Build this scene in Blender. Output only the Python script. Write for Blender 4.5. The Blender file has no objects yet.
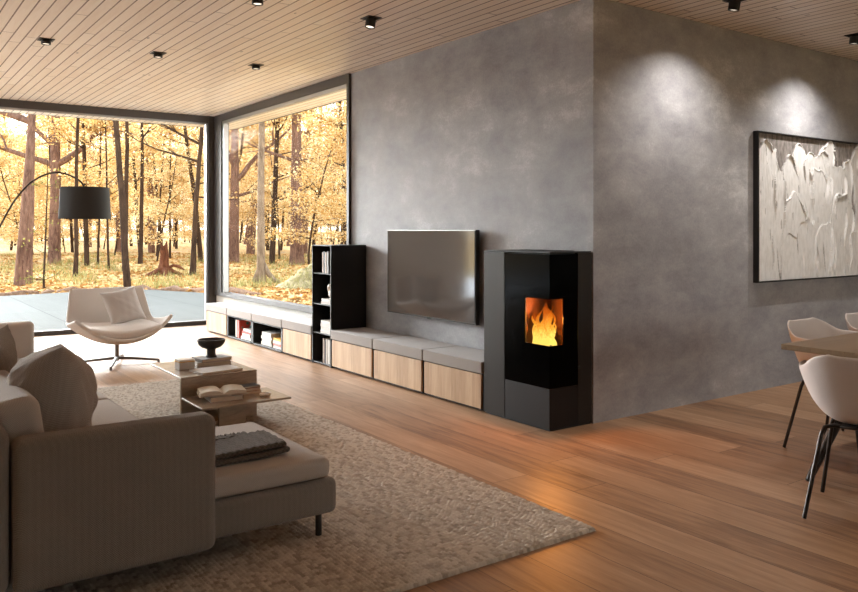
import bpy, bmesh, math, random
import numpy as np
from mathutils import Vector, Matrix
PI = math.pi
R = math.radians
SC = bpy.context.scene
COL = SC.collection

# ------------------------------------------------------------------ camera
EYE = 1.3
cam = bpy.data.cameras.new('camera'); camo = bpy.data.objects.new('camera', cam); COL.objects.link(camo)
camo.location = (0, 0, EYE); camo.rotation_euler = (R(90), 0, -R(35.444))
cam.sensor_fit = 'HORIZONTAL'; cam.sensor_width = 36.0; cam.lens = 36.0*796.5/858
cam.shift_y = -(296-230)/858.0
cam.clip_start = 0.05; cam.clip_end = 600
SC.camera = camo

# ------------------------------------------------------------------ light
W = bpy.data.worlds.new('sky'); SC.world = W; W.use_nodes = True
wn = W.node_tree.nodes; wl = W.node_tree.links
bg = wn['Background']
tc = wn.new('ShaderNodeTexCoord'); sx = wn.new('ShaderNodeSeparateXYZ'); wl.new(tc.outputs['Generated'], sx.inputs[0])
mr = wn.new('ShaderNodeMapRange'); wl.new(sx.outputs[2], mr.inputs[0]); mr.inputs[1].default_value = -0.02; mr.inputs[2].default_value = 0.55
wr = wn.new('ShaderNodeValToRGB'); wl.new(mr.outputs[0], wr.inputs[0])
wr.color_ramp.elements[0].color = (0.97, 0.95, 0.88, 1); wr.color_ramp.elements[1].color = (0.74, 0.86, 1.0, 1)
wl.new(wr.outputs[0], bg.inputs['Color']); bg.inputs['Strength'].default_value = 2.8
def sun(name, d, energy, angle, color):
    l = bpy.data.lights.new(name, 'SUN'); l.energy = energy; l.angle = R(angle); l.color = color
    o = bpy.data.objects.new(name, l); COL.objects.link(o)
    o.rotation_euler = Vector(d).to_track_quat('-Z', 'Y').to_euler(); o.location = (0, 20, 12)
    return o
sun('low_hazy_sun', (0.16, -1.0, -0.42), 21.0, 42, (0.95, 0.97, 1.0))

SC.view_settings.view_transform = 'Standard'; SC.view_settings.look = 'None'
SC.view_settings.exposure = 0.62; SC.view_settings.gamma = 1.0; SC.view_settings.use_curve_mapping = False
cy = SC.cycles
cy.max_bounces = 10; cy.diffuse_bounces = 6; cy.glossy_bounces = 4; cy.transparent_max_bounces = 24; cy.transmission_bounces = 6
cy.sample_clamp_indirect = 6.0; cy.caustics_reflective = False; cy.caustics_refractive = False
cy.use_denoising = True

# ------------------------------------------------------------------ material helpers
def srgb(r, g, b):
    f = lambda c: (c/255/12.92) if c/255 <= .04045 else ((c/255+.055)/1.055)**2.4
    return (f(r), f(g), f(b), 1)
class NT:
    def __init__(s, name):
        s.m = bpy.data.materials.new(name); s.m.use_nodes = True
        s.t = s.m.node_tree; s.n = s.t.nodes; s.b = s.n['Principled BSDF']; s.out = s.n['Material Output']
        s._co = None
    def new(s, ty, **kw):
        n = s.n.new(ty)
        for k, v in kw.items(): setattr(n, k, v)
        return n
    def lk(s, a, b): s.t.links.new(a, b)
    def co(s, scale=(1, 1, 1), rot=(0, 0, 0), which='Object'):
        if s._co is None: s._co = s.new('ShaderNodeTexCoord')
        m = s.new('ShaderNodeMapping'); s.lk(s._co.outputs[which], m.inputs[0])
        m.inputs['Scale'].default_value = scale; m.inputs['Rotation'].default_value = rot
        return m.outputs[0]
    def noise(s, vec, scale=5, detail=4, rough=.5, dist=0):
        n = s.new('ShaderNodeTexNoise'); s.lk(vec, n.inputs['Vector'])
        n.inputs['Scale'].default_value = scale; n.inputs['Detail'].default_value = detail
        n.inputs['Roughness'].default_value = rough; n.inputs['Distortion'].default_value = dist
        return n.outputs[0]
    def ramp(s, fac, stops, interp='LINEAR'):
        n = s.new('ShaderNodeValToRGB'); s.lk(fac, n.inputs[0]); e = n.color_ramp.elements
        n.color_ramp.interpolation = interp
        while len(e) < len(stops): e.new(0.5)
        for el, (p, c) in zip(e, stops): el.position = p; el.color = c
        return n.outputs[0]
    def mix(s, a, b, fac, mode='MIX'):
        n = s.new('ShaderNodeMixRGB', blend_type=mode)
        for i, v in ((0, fac), (1, a), (2, b)):
            if isinstance(v, (int, float)): n.inputs[i].default_value = v
            elif isinstance(v, tuple): n.inputs[i].default_value = v
            else: s.lk(v, n.inputs[i])
        return n.outputs[0]
    def math(s, op, a, b=0.0, c=0.0):
        n = s.new('ShaderNodeMath', operation=op)
        for i, v in enumerate((a, b, c)):
            if isinstance(v, (int, float)): n.inputs[i].default_value = v
            else: s.lk(v, n.inputs[i])
        return n.outputs[0]
    def bump(s, h, strength=.3, dist=.01):
        n = s.new('ShaderNodeBump'); s.lk(h, n.inputs['Height'])
        n.inputs['Strength'].default_value = strength; n.inputs['Distance'].default_value = dist
        s.lk(n.outputs[0], s.b.inputs['Normal'])
    def set(s, color=None, rough=None, metal=None, spec=None):
        if color is not None:
            if isinstance(color, tuple): s.b.inputs['Base Color'].default_value = color
            else: s.lk(color, s.b.inputs['Base Color'])
        if rough is not None:
            if isinstance(rough, (int, float)): s.b.inputs['Roughness'].default_value = rough
            else: s.lk(rough, s.b.inputs['Roughness'])
        if metal is not None: s.b.inputs['Metallic'].default_value = metal
        if spec is not None: s.b.inputs['Specular IOR Level'].default_value = spec
        return s.m
def plain(name, color, rough=.5, metal=0, spec=.5, var=.06, scale=30):
    t = NT(name); c = t.co()
    n = t.noise(c, scale, 3)
    col = t.mix(tuple([x*(1-var) for x in color[:3]]+[1]), tuple([min(1, x*(1+var)) for x in color[:3]]+[1]), n)
    return t.set(col, rough, metal, spec)

def planks(name, width, length, stops, gap, rough, gapcol, along='Y', grain=1.0, bump=.3, spec=.4, knots=0.0, endgap=.004, swz=None):
    """boards of one width running along Y, joints staggered at random"""
    t = NT(name); c = t.co()
    if swz:
        s0 = t.new('ShaderNodeSeparateXYZ'); t.lk(c, s0.inputs[0]); s1 = t.new('ShaderNodeCombineXYZ')
        for i, k in enumerate(swz): t.lk(s0.outputs[k], s1.inputs[i])
        c = s1.outputs[0]
    sp = t.new('ShaderNodeSeparateXYZ'); t.lk(c, sp.inputs[0])
    ax, ay = (sp.outputs[0], sp.outputs[1]) if along == 'Y' else (sp.outputs[1], sp.outputs[0])
    row = t.math('FLOOR', t.math('DIVIDE', ax, width))
    wn1 = t.new('ShaderNodeTexWhiteNoise', noise_dimensions='1D'); t.lk(row, wn1.inputs['W'])
    yy = t.math('ADD', ay, t.math('MULTIPLY', wn1.outputs['Value'], length*7))
    colr = t.math('FLOOR', t.math('DIVIDE', yy, length))
    cb = t.new('ShaderNodeCombineXYZ'); t.lk(row, cb.inputs[0]); t.lk(colr, cb.inputs[1])
    wn2 = t.new('ShaderNodeTexWhiteNoise', noise_dimensions='2D'); t.lk(cb.outputs[0], wn2.inputs['Vector'])
    # distance to the joints
    fx = t.math('MULTIPLY', t.math('FRACT', t.math('DIVIDE', ax, width)), width)
    fx = t.math('MINIMUM', fx, t.math('SUBTRACT', width, fx))
    fy = t.math('MULTIPLY', t.math('FRACT', t.math('DIVIDE', yy, length)), length)
    fy = t.math('MINIMUM', fy, t.math('SUBTRACT', length, fy))
    gx = t.math('LESS_THAN', fx, gap); gy = t.math('LESS_THAN', fy, endgap)
    g = t.math('MAXIMUM', gx, gy)
    # grain, shifted board by board
    off = t.new('ShaderNodeCombineXYZ'); t.lk(t.math('MULTIPLY', wn2.outputs['Value'], 37.0), off.inputs[0]); t.lk(t.math('MULTIPLY', wn2.outputs['Value'], 91.0), off.inputs[1])
    va = t.new('ShaderNodeVectorMath', operation='ADD'); t.lk(c, va.inputs[0]); t.lk(off.outputs[0], va.inputs[1])
    mp = t.new('ShaderNodeMapping'); t.lk(va.outputs[0], mp.inputs[0])
    mp.inputs['Scale'].default_value = (9*grain, .75*grain, 9*grain) if along == 'Y' else (.75*grain, 9*grain, 9*grain)
    n1 = t.noise(mp.outputs[0], 2.2, 6, .62, .9)
    mp2 = t.new('ShaderNodeMapping'); t.lk(va.outputs[0], mp2.inputs[0])
    mp2.inputs['Scale'].default_value = (60*grain, 2.5*grain, 60*grain) if along == 'Y' else (2.5*grain, 60*grain, 60*grain)
    n2 = t.noise(mp2.outputs[0], 2.0, 3, .5)
    f = t.math('ADD', t.math('MULTIPLY', n1, .62), t.math('MULTIPLY', n2, .20))
    f = t.math('ADD', f, t.math('MULTIPLY', wn2.outputs['Value'], .22))
    f = t.math('SUBTRACT', f, .04)
    col = t.ramp(f, stops)
    if knots:
        vo = t.new('ShaderNodeTexVoronoi'); mk = t.new('ShaderNodeMapping'); t.lk(va.outputs[0], mk.inputs[0])
        mk.inputs['Scale'].default_value = (5, 2.0, 5) if along == 'Y' else (2.0, 5, 5)
        t.lk(mk.outputs[0], vo.inputs['Vector']); vo.inputs['Scale'].default_value = 1.0
        k = t.math('LESS_THAN', vo.outputs['Distance'], knots)
        col = t.mix(col, tuple([x*.35 for x in stops[0][1][:3]]+[1]), k)
    col = t.mix(col, gapcol, g)
    h = t.math('SUBTRACT', t.math('MULTIPLY', n2, .25), t.math('MULTIPLY', g, 1.0))
    t.bump(h, bump, .003)
    return t.set(col, rough, 0, spec)

def fabric(name, dark, light, wscale=160, ribs=0, rough=.95, bump=.5, mott=6):
    t = NT(name); c = t.co()
    sp = t.new('ShaderNodeSeparateXYZ'); t.lk(c, sp.inputs[0])
    s1 = t.math('SINE', t.math('MULTIPLY', t.math('ADD', sp.outputs[0], sp.outputs[1]), wscale*2))
    s2 = t.math('SINE', t.math('MULTIPLY', t.math('ADD', sp.outputs[2], t.math('MULTIPLY', sp.outputs[1], .7)), wscale*2))
    w = t.math('MULTIPLY', t.math('ADD', t.math('MULTIPLY', s1, s2), 1.0), .5)
    if ribs:
        s3 = t.math('SINE', t.math('MULTIPLY', t.math('ADD', sp.outputs[0], sp.outputs[1]), ribs))
        w = t.math('ADD', t.math('MULTIPLY', w, .8), t.math('MULTIPLY', t.math('ADD', s3, 1.0), .1))
    n = t.noise(c, wscale*1.5, 2, .6); big = t.noise(c, mott, 4)
    f = t.math('ADD', t.math('MULTIPLY', w, .3), t.math('ADD', t.math('MULTIPLY', n, .5), t.math('MULTIPLY', big, .2)))
    col = t.mix(dark, light, f)
    t.bump(t.math('ADD', w, n), bump, .002)
    t.b.inputs['Sheen Weight'].default_value = .15; t.b.inputs['Sheen Roughness'].default_value = .5
    return t.set(col, rough, 0, .2)

M = {}
M['floor'] = planks('oak_floor', .24, 2.3, [(.28, srgb(108, 79, 57)), (.43, srgb(144, 111, 83)), (.56, srgb(160, 127, 98)), (.74, srgb(182, 150, 121))], .0014, .42, srgb(70, 48, 34), spec=.35, knots=.02, endgap=.0016)
M['ceiling'] = planks('larch_ceiling', .09, 1.7, [(.15, srgb(222, 202, 180)), (.5, srgb(240, 226, 210)), (.85, srgb(248, 240, 228))], .0052, .42, srgb(112, 76, 50), grain=1.0, spec=.85, knots=.05, endgap=.004)
M['door_oak'] = planks('oak_veneer', .085, 3.0, [(.15, srgb(134, 102, 70)), (.45, srgb(172, 138, 102)), (.85, srgb(200, 170, 134))], .0006, .55, srgb(140, 108, 76), grain=1.4, bump=.15, knots=.03, swz=(1, 2, 0))
def concrete():
    t = NT('polished_plaster'); c = t.co()
    a = t.noise(c, .6, 6, .62, .25); b = t.noise(t.co((1, 1, 1.7)), 2.2, 10, .72, .15); f = t.noise(c, 70, 4, .7)
    v = t.math('ADD', t.math('MULTIPLY', a, .38), t.math('ADD', t.math('MULTIPLY', b, .52), t.math('MULTIPLY', f, .16)))
    col = t.ramp(v, [(.38, srgb(126, 126, 130)), (.50, srgb(152, 152, 156)), (.58, srgb(168, 168, 171)), (.68, srgb(206, 207, 208))])
    t.bump(t.math('ADD', b, t.math('MULTIPLY', f, .4)), .12, .01)
    return t.set(col, t.math('ADD', .45, t.math('MULTIPLY', b, .3)), 0, .35)
M['wall'] = concrete()
M['white_plaster'] = plain('white_plaster', srgb(205, 202, 196), .9)
M['terrace'] = planks('terrace_slab', 2.4, 2.4, [(.2, srgb(84, 84, 81)), (.5, srgb(90, 90, 87)), (.8, srgb(96, 96, 93))], .006, .9, srgb(60, 60, 58), grain=.3, bump=.1, spec=.03)
M['bounce_stone'] = plain('bounce_stone_paving', srgb(224, 229, 236), .8)  # cool pale tone picked to throw daylight up at the ceiling
M['black_metal'] = plain('black_powder_coat', srgb(34, 32, 31), .45, .2, .5)
M['frame'] = plain('anthracite_frame', srgb(70, 65, 63), .5, .3, .5)
M['rail'] = plain('satin_aluminium', srgb(170, 170, 172), .35, .9)
M['tower'] = plain('matt_black_board', srgb(20, 19, 18), .55, 0, .4)
M['gasket'] = plain('dark_joint', srgb(12, 12, 12), .8)
M['felt'] = fabric('grey_felt', srgb(116, 108, 104), srgb(168, 161, 156), 220, bump=.3)
M['sofa'] = fabric('sofa_weave', srgb(94, 86, 79), srgb(158, 149, 140), 420, ribs=260, bump=.9)
M['seat'] = fabric('seat_weave', srgb(140, 132, 124), srgb(198, 190, 182), 420, bump=.4)
M['pillow'] = fabric('pillow_weave', srgb(118, 110, 103), srgb(198, 189, 181), 400, ribs=300, bump=.9)
M['armchair'] = fabric('armchair_wool', srgb(178, 170, 164), srgb(222, 215, 209), 300, bump=.3)
M['armchair_in'] = fabric('armchair_seat_wool', srgb(190, 182, 176), srgb(230, 223, 217), 300, bump=.3)
M['velvet'] = fabric('pillow_linen', srgb(164, 156, 151), srgb(204, 197, 192), 260, bump=.2)
M['throw'] = fabric('charcoal_knit', srgb(40, 35, 30), srgb(112, 101, 90), 160, bump=1.0)
M['chrome'] = plain('brushed_steel', srgb(120, 118, 116), .35, .9)
M['graphite'] = plain('graphite_metal', srgb(52, 48, 46), .38, .5)
M['stone'] = None
def stone():
    t = NT('travertine'); c = t.co()
    n = t.noise(t.co((3, 3, 12)), 3, 8, .65, .6); f = t.noise(c, 120, 3, .6)
    col = t.ramp(t.math('ADD', t.math('MULTIPLY', n, .75), t.math('MULTIPLY', f, .25)), [(.3, srgb(126, 111, 95)), (.5, srgb(142, 127, 110)), (.7, srgb(158, 144, 127))])
    t.bump(f, .1, .003)
    return t.set(col, .24, 0, .55)
M['stone'] = stone()
M['shell'] = plain('warm_white_polypropylene', srgb(206, 200, 198), .45, 0, .4, .02)
M['oak_table'] = planks('oak_table', .16, 3, [(.15, srgb(96, 76, 54)), (.5, srgb(124, 102, 76)), (.85, srgb(146, 122, 94))], .0006, .5, srgb(110, 82, 52), along='X', knots=.03)
M['stove_steel'] = plain('stove_graphite_steel', srgb(44, 40, 37), .40, .5, .3, .03)
M['stove_base'] = plain('stove_umber_steel', srgb(28, 22, 20), .5, 0, .2, .03)
M['stove_black'] = plain('stove_black', srgb(10, 10, 10), .5)
M['black_glass'] = plain('black_ceramic_glass', srgb(4, 4, 4), .14, 0, .03, 0)
def screen():
    t = NT('tv_screen'); c = t.co()
    n = t.noise(c, 400, 2)
    t.set(t.mix(srgb(110, 108, 107), srgb(106, 103, 102), n), .08, .7, .5); return t.m
M['screen'] = screen()
M['ceramic'] = plain('dark_ceramic', srgb(48, 44, 42), .5, 0, .4, .2)
M['paper'] = plain('book_pages', srgb(196, 188, 174), .9, var=.08, scale=200)
M['firebrick'] = plain('vermiculite', srgb(78, 42, 12), .9, var=.15)
M['dish'] = plain('white_dish', srgb(214, 206, 196), .4)
def cover(rgb): return plain('book_cover_%d_%d_%d' % rgb, srgb(*rgb), .55, var=.04)
_cv = {}
def cov(rgb):
    rgb = tuple(int(v*(.84 if min(rgb) > 150 else 1)) for v in rgb)
    if rgb not in _cv: _cv[rgb] = cover(rgb)
    return _cv[rgb]
def glass():
    t = NT('window_glass'); t.n.remove(t.b)
    tr = t.new('ShaderNodeBsdfTransparent'); tr.inputs[0].default_value = (.97, .98, .97, 1)
    gl = t.new('ShaderNodeBsdfGlossy'); gl.inputs['Roughness'].default_value = .02; gl.inputs[0].default_value = (.9, .9, .9, 1)
    fr = t.new('ShaderNodeFresnel'); fr.inputs[0].default_value = 1.35
    c = t.co(); n = t.noise(c, 2, 1); f = t.math('MULTIPLY', fr.outputs[0], t.math('ADD', .003, t.math('MULTIPLY', n, .001)))
    mx = t.new('ShaderNodeMixShader'); t.lk(f, mx.inputs[0]); t.lk(tr.outputs[0], mx.inputs[1]); t.lk(gl.outputs[0], mx.inputs[2])
    t.lk(mx.outputs[0], t.out.inputs[0]); return t.m
M['glass'] = glass()
def tinted():
    t = NT('tinted_stove_glass'); t.n.remove(t.b)
    tr = t.new('ShaderNodeBsdfTransparent'); tr.inputs[0].default_value = (.72, .68, .62, 1)
    gl = t.new('ShaderNodeBsdfGlossy'); gl.inputs['Roughness'].default_value = .05
    fr = t.new('ShaderNodeFresnel'); fr.inputs[0].default_value = 1.4
    c = t.co(); n = t.noise(c, 3, 1); f = t.math('MULTIPLY', fr.outputs[0], t.math('ADD', .12, t.math('MULTIPLY', n, .03)))
    mx = t.new('ShaderNodeMixShader'); t.lk(f, mx.inputs[0]); t.lk(tr.outputs[0], mx.inputs[1]); t.lk(gl.outputs[0], mx.inputs[2])
    t.lk(mx.outputs[0], t.out.inputs[0]); return t.m
M['fire_glass'] = tinted()
def flame():
    t = NT('flame'); c = t.co(); t.n.remove(t.b)
    sp = t.new('ShaderNodeSeparateXYZ'); t.lk(c, sp.inputs[0])
    hgt = t.math('DIVIDE', sp.outputs[2], .30)
    n = t.noise(t.co((1, 1, .5)), 75, 6, .8, 1.2)
    v = t.math('SUBTRACT', t.math('ADD', t.math('MULTIPLY', n, 1.35), .55), hgt)
    col = t.ramp(v, [(.25, (1, .09, .003, 1)), (.5, (1, .20, .01, 1)), (.75, (1, .42, .03, 1)), (1.0, (1, .74, .16, 1))])
    st = t.ramp(v, [(0, (.10, .10, .10, 1)), (.5, (.50, .50, .50, 1)), (1, (1, 1, 1, 1))])
    em = t.new('ShaderNodeEmission'); t.lk(col, em.inputs[0]); t.lk(t.math('MULTIPLY', st, 1.9), em.inputs[1])
    tr = t.new('ShaderNodeBsdfTransparent')
    al = t.ramp(t.math('SUBTRACT', v, .0), [(.30, (0, 0, 0, 1)), (.62, (.9, .9, .9, 1))])
    mx = t.new('ShaderNodeMixShader'); t.lk(al, mx.inputs[0]); t.lk(tr.outputs[0], mx.inputs[1]); t.lk(em.outputs[0], mx.inputs[2])
    t.lk(mx.outputs[0], t.out.inputs[0]); return t.m
M['flame'] = flame()
def lampglow():
    t = NT('lamp_lens'); c = t.co(); n = t.noise(c, 50)
    t.b.inputs['Emission Color'].default_value = (1, .86, .7, 1); t.b.inputs['Emission Strength'].default_value = 1.0
    return t.set(t.mix((.8, .8, .8, 1), (.9, .9, .9, 1), n), .3)
M['lens'] = lampglow()
def shade():
    t = NT('lamp_shade_black_fabric'); c = t.co()
    n = t.noise(c, 260, 2, .6); t.bump(n, .3, .001)
    return t.set(t.mix(srgb(22, 22, 22), srgb(48, 47, 46), n), .7, 0, .5)
M['shade'] = shade()
def leaves(name, a, b, c3, trans=.45):
    t = NT(name)
    oi = t.new('ShaderNodeObjectInfo'); g = t.new('ShaderNodeNewGeometry')
    c = t.co(); n = t.noise(c, 1.3, 3)
    f = t.math('ADD', t.math('MULTIPLY', g.outputs['Random Per Island'], .6), t.math('MULTIPLY', n, .4))
    f = t.math('ADD', f, t.math('MULTIPLY', t.math('SUBTRACT', oi.outputs['Random'], .5), .25))
    col = t.ramp(f, [(.15, a), (.5, b), (.85, c3)])
    t.n.remove(t.b)
    d = t.new('ShaderNodeBsdfDiffuse'); t.lk(col, d.inputs[0])
    tl = t.new('ShaderNodeBsdfTranslucent'); t.lk(col, tl.inputs[0])
    mx = t.new('ShaderNodeMixShader'); mx.inputs[0].default_value = trans
    t.lk(d.outputs[0], mx.inputs[1]); t.lk(tl.outputs[0], mx.inputs[2]); t.lk(mx.outputs[0], t.out.inputs[0]); return t.m
M['leaf_gold'] = leaves('golden_leaves', srgb(168, 126, 68), srgb(204, 170, 112), srgb(228, 212, 172), .5)
M['leaf_amber'] = leaves('amber_leaves', srgb(162, 118, 70), srgb(196, 158, 108), srgb(222, 196, 158), .5)
M['leaf_green'] = leaves('yellow_green_leaves', srgb(96, 96, 50), srgb(134, 128, 72), srgb(176, 160, 100), .4)
M['litter'] = leaves('fallen_leaves', srgb(140, 92, 50), srgb(180, 138, 82), srgb(212, 186, 142), .1)
M['grass'] = leaves('grass_blades', srgb(112, 110, 64), srgb(148, 140, 90), srgb(180, 166, 116), .3)
def bark(name, a, b):
    t = NT(name); c = t.co((1, 1, .25))
    n = t.noise(c, 14, 6, .7, .6); m = t.noise(t.co(), 1.5, 3)
    col = t.ramp(t.math('ADD', t.math('MULTIPLY', n, .7), t.math('MULTIPLY', m, .3)), [(.35, a), (.65, b)])
    t.bump(n, .8, .03)
    return t.set(col, .95, 0, .1)
M['bark_pink'] = bark('beech_bark', srgb(70, 48, 40), srgb(142, 110, 94))
M['bark_grey'] = bark('grey_bark', srgb(84, 68, 56), srgb(156, 134, 112))
M['bark_dark'] = bark('dark_bark', srgb(38, 28, 22), srgb(84, 64, 50))
def forest_floor():
    t = NT('forest_floor'); c = t.co()
    n = t.noise(c, .35, 6, .6); s = t.noise(c, 9, 6, .75); k = t.noise(c, .8, 5, .6, .8)
    col = t.ramp(s, [(.30, srgb(124, 90, 58)), (.45, srgb(170, 134, 86)), (.58, srgb(194, 162, 112)), (.72, srgb(212, 190, 152))])
    col = t.mix(col, t.ramp(s, [(.35, srgb(126, 118, 78)), (.65, srgb(182, 168, 120))]), t.ramp(n, [(.50, (0, 0, 0, 1)), (.62, (.8, .8, .8, 1))]))
    col = t.mix(col, t.ramp(s, [(.35, srgb(132, 106, 86)), (.65, srgb(188, 164, 138))]), t.ramp(k, [(.56, (0, 0, 0, 1)), (.66, (.85, .85, .85, 1))]))
    t.bump(s, .7, .06)
    return t.set(col, 1, 0, .1)
M['ground'] = forest_floor()
M['stump'] = bark('stump_wood', srgb(66, 36, 24), srgb(122, 76, 52))
M['soil'] = bark('soil', srgb(70, 50, 38), srgb(140, 108, 84))
M['rock'] = bark('root_earth', srgb(104, 92, 66), srgb(176, 160, 124))

# ------------------------------------------------------------------ mesh helpers
def thing(name, label, cat, loc=(0, 0, 0), group=None, rotz=0):
    o = bpy.data.objects.new(name, None); COL.objects.link(o); o.location = loc; o.rotation_euler = (0, 0, rotz)
    o.empty_display_size = .1
    o['label'] = label; o['category'] = cat
    if group: o['group'] = group
    return o
def tag(o, label, cat, group=None, kind=None):
    o['label'] = label; o['category'] = cat
    if group: o['group'] = group
    if kind: o['kind'] = kind
    return o
def fin(name, me, mat, parent=None, angle=35, smooth=True):
    """link a mesh; a child's geometry is written in world coordinates and shifted to the top object's base"""
    if smooth:
        me.polygons.foreach_set('use_smooth', [True]*len(me.polygons)); me.set_sharp_from_angle(angle=R(angle))
    o = bpy.data.objects.new(name, me); COL.objects.link(o)
    if mat: me.materials.append(mat)
    if smooth and angle <= 50 and len(me.polygons) < 6000:
        wnm = o.modifiers.new('weighted_normals', 'WEIGHTED_NORMAL'); wnm.keep_sharp = True; wnm.weight = 90
    if parent:
        top = parent
        off = Vector((0, 0, 0))
        while top: off += top.location; top = top.parent
        me.transform(Matrix.Translation(-off)); o.parent = parent
    return o
def rebase(o, p):
    """move a mesh object's origin to p"""
    o.data.transform(Matrix.Translation(-Vector(p))); o.location = p; return o
def B(): return bmesh.new()
def box(bm, lo, hi, bev=0, seg=2):
    r = bmesh.ops.create_cube(bm, size=1)
    lo, hi = Vector(lo), Vector(hi); c = (lo+hi)/2; s = hi-lo
    for v in r['verts']: v.co = Vector((v.co.x*s.x, v.co.y*s.y, v.co.z*s.z))+c
    if bev:
        es = list({e for v in r['verts'] for e in v.link_edges})
        bmesh.ops.bevel(bm, geom=es, offset=bev, segments=seg, profile=.5, affect='EDGES')
    return bm
def tube(bm, pts, rad, n=10, cap=True):
    pts = [Vector(p) for p in pts]
    if isinstance(rad, (int, float)): rad = [rad]*len(pts)
    rings = []; prev = None
    for i, p in enumerate(pts):
        d = (pts[min(i+1, len(pts)-1)]-pts[max(i-1, 0)]).normalized()
        if prev is None:
            a = Vector((0, 0, 1)) if abs(d.z) < .9 else Vector((1, 0, 0)); u = d.cross(a).normalized()
        else: u = (prev-d*prev.dot(d)).normalized()
        prev = u; v = d.cross(u)
        rings.append([bm.verts.new(p+(u*math.cos(2*PI*k/n)+v*math.sin(2*PI*k/n))*rad[i]) for k in range(n)])
    for a, b in zip(rings, rings[1:]):
        for k in range(n): bm.faces.new((a[k], a[(k+1) % n], b[(k+1) % n], b[k]))
    if cap:
        bm.faces.new(rings[0][::-1]); bm.faces.new(rings[-1])
    return bm
def lathe(bm, prof, c=(0, 0, 0), n=32):
    rings = []
    for r, z in prof:
        rings.append([bm.verts.new((c[0]+r*math.cos(2*PI*k/n), c[1]+r*math.sin(2*PI*k/n), c[2]+z)) for k in range(n)])
    for a, b in zip(rings, rings[1:]):
        for k in range(n): bm.faces.new((a[k], a[(k+1) % n], b[(k+1) % n], b[k]))
    return bm
def prism(bm, poly, z0, z1):
    a = [bm.verts.new((x, y, z0)) for x, y in poly]; b = [bm.verts.new((x, y, z1)) for x, y in poly]
    bm.faces.new(a[::-1]); bm.faces.new(b)
    n = len(poly)
    for k in range(n): bm.faces.new((a[k], a[(k+1) % n], b[(k+1) % n], b[k]))
    return bm
def mk(name, bm, mat, parent=None, angle=35, smooth=True):
    bmesh.ops.recalc_face_normals(bm, faces=bm.faces)
    me = bpy.data.meshes.new(name); bm.to_mesh(me); bm.free()
    return fin(name, me, mat, parent, angle, smooth)
def grid_mesh(name, P, mat, parent=None, closed_u=False, angle=60):
    """P: array (nu, nv, 3)"""
    nu, nv, _ = P.shape
    idx = np.arange(nu*nv).reshape(nu, nv)
    f = np.stack([idx[:-1, :-1], idx[1:, :-1], idx[1:, 1:], idx[:-1, 1:]], -1).reshape(-1, 4)
    return np_mesh(name, P.reshape(-1, 3), f, mat, parent, angle)
def np_mesh(name, V, F, mat, parent=None, angle=60, smooth=True):
    me = bpy.data.meshes.new(name)
    me.vertices.add(len(V)); me.vertices.foreach_set('co', np.asarray(V, dtype=np.float32).ravel())
    k = F.shape[1]; me.loops.add(F.size); me.loops.foreach_set('vertex_index', F.astype(np.int32).ravel())
    me.polygons.add(len(F)); me.polygons.foreach_set('loop_start', (np.arange(len(F))*k).astype(np.int32))
    me.update(calc_edges=True); me.validate()
    return fin(name, me, mat, parent, angle, smooth)
def struct(name, bm, mat, parent=None, smooth=False):
    o = mk(name, bm, mat, parent, smooth=smooth)
    if not parent: o['kind'] = 'structure'
    return o
def dup(root, loc=None, rotz=None, label=None, group=None, scale=None):
    r = root.copy(); COL.objects.link(r)
    if loc is not None: r.location = loc
    if rotz is not None: r.rotation_euler = (0, 0, rotz)
    if scale is not None: r.scale = scale
    if label: r['label'] = label
    if group: r['group'] = group
    for ch in list(root.children):
        c = ch.copy(); COL.objects.link(c); c.parent = r
        for g in ch.children:
            d = g.copy(); COL.objects.link(d); d.parent = c
    return r

# ------------------------------------------------------------------ the room
ZC = 2.87; YB = 10.75; XW = 4.0; YR = 3.717
X0, X1, Y0 = -3.0, 9.0, -3.0
struct('floor', box(B(), (X0, Y0, -.12), (XW+.06, YB+.06, 0)), M['floor'])
struct('trim_1', box(B(), (XW+.06, Y0, -.12), (X1, YR+.1, 0)), M['floor']).name = 'floor_dining'
struct('ceiling', box(B(), (X0-.3, Y0-.3, ZC), (4.72, 11.9, ZC+.22)), M['ceiling'])
struct('ceiling_dining', box(B(), (4.72, Y0-.3, ZC), (X1+.3, 7.3, ZC+.22)), M['ceiling'])
struct('trim_fascia', box(box(B(), (X0-.3, 11.9, ZC-.0), (4.76, 11.94, ZC+.26)), (4.72, 7.3, ZC), (4.76, 11.9, ZC+.26)), M['frame'])
struct('wall_right', box(B(), (XW, YR, 0), (XW+.3, 6.965, ZC)), M['wall'])
struct('wall_back_right', box(B(), (XW+.3, YR, 0), (X1, YR+.3, ZC)), M['wall'])
struct('wall_outer', box(B(), (XW+.3, 6.6, -.1), (X1, 6.9, ZC)), M['white_plaster'])
struct('wall_back', box(B(), (-.6, YB, 0), (1.0, YB+.25, ZC)), M['white_plaster'])
wf = B()
for lo, hi in (((X0-.25, Y0-.25, 0), (X0, 7.4, ZC)), ((X0-.25, 7.4, 2.7), (X0, YB+.1, ZC)), ((X0-.25, 7.4, 0), (X0, YB+.1, .10))): box(wf, lo, hi)
struct('wall_left', wf, M['white_plaster'])
b = B(); box(b, (X0, YB, 0), (-.6, YB+.08, .06)); box(b, (X0, YB, 2.78), (-.6, YB+.08, ZC)); box(b, (X0, YB, .06), (X0+.08, YB+.08, 2.78))
w4 = struct('added_window_back', b, M['frame']); struct('window_pane', box(B(), (X0+.08, YB+.02, .06), (-.6, YB+.03, 2.78)), M['glass'], w4)  # unseen window, added so more sun enters from the back left
b = B()
for y in (7.4, 9.0, YB-.07): box(b, (X0-.14, y, .10), (X0-.06, y+.07, 2.7))
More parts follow.
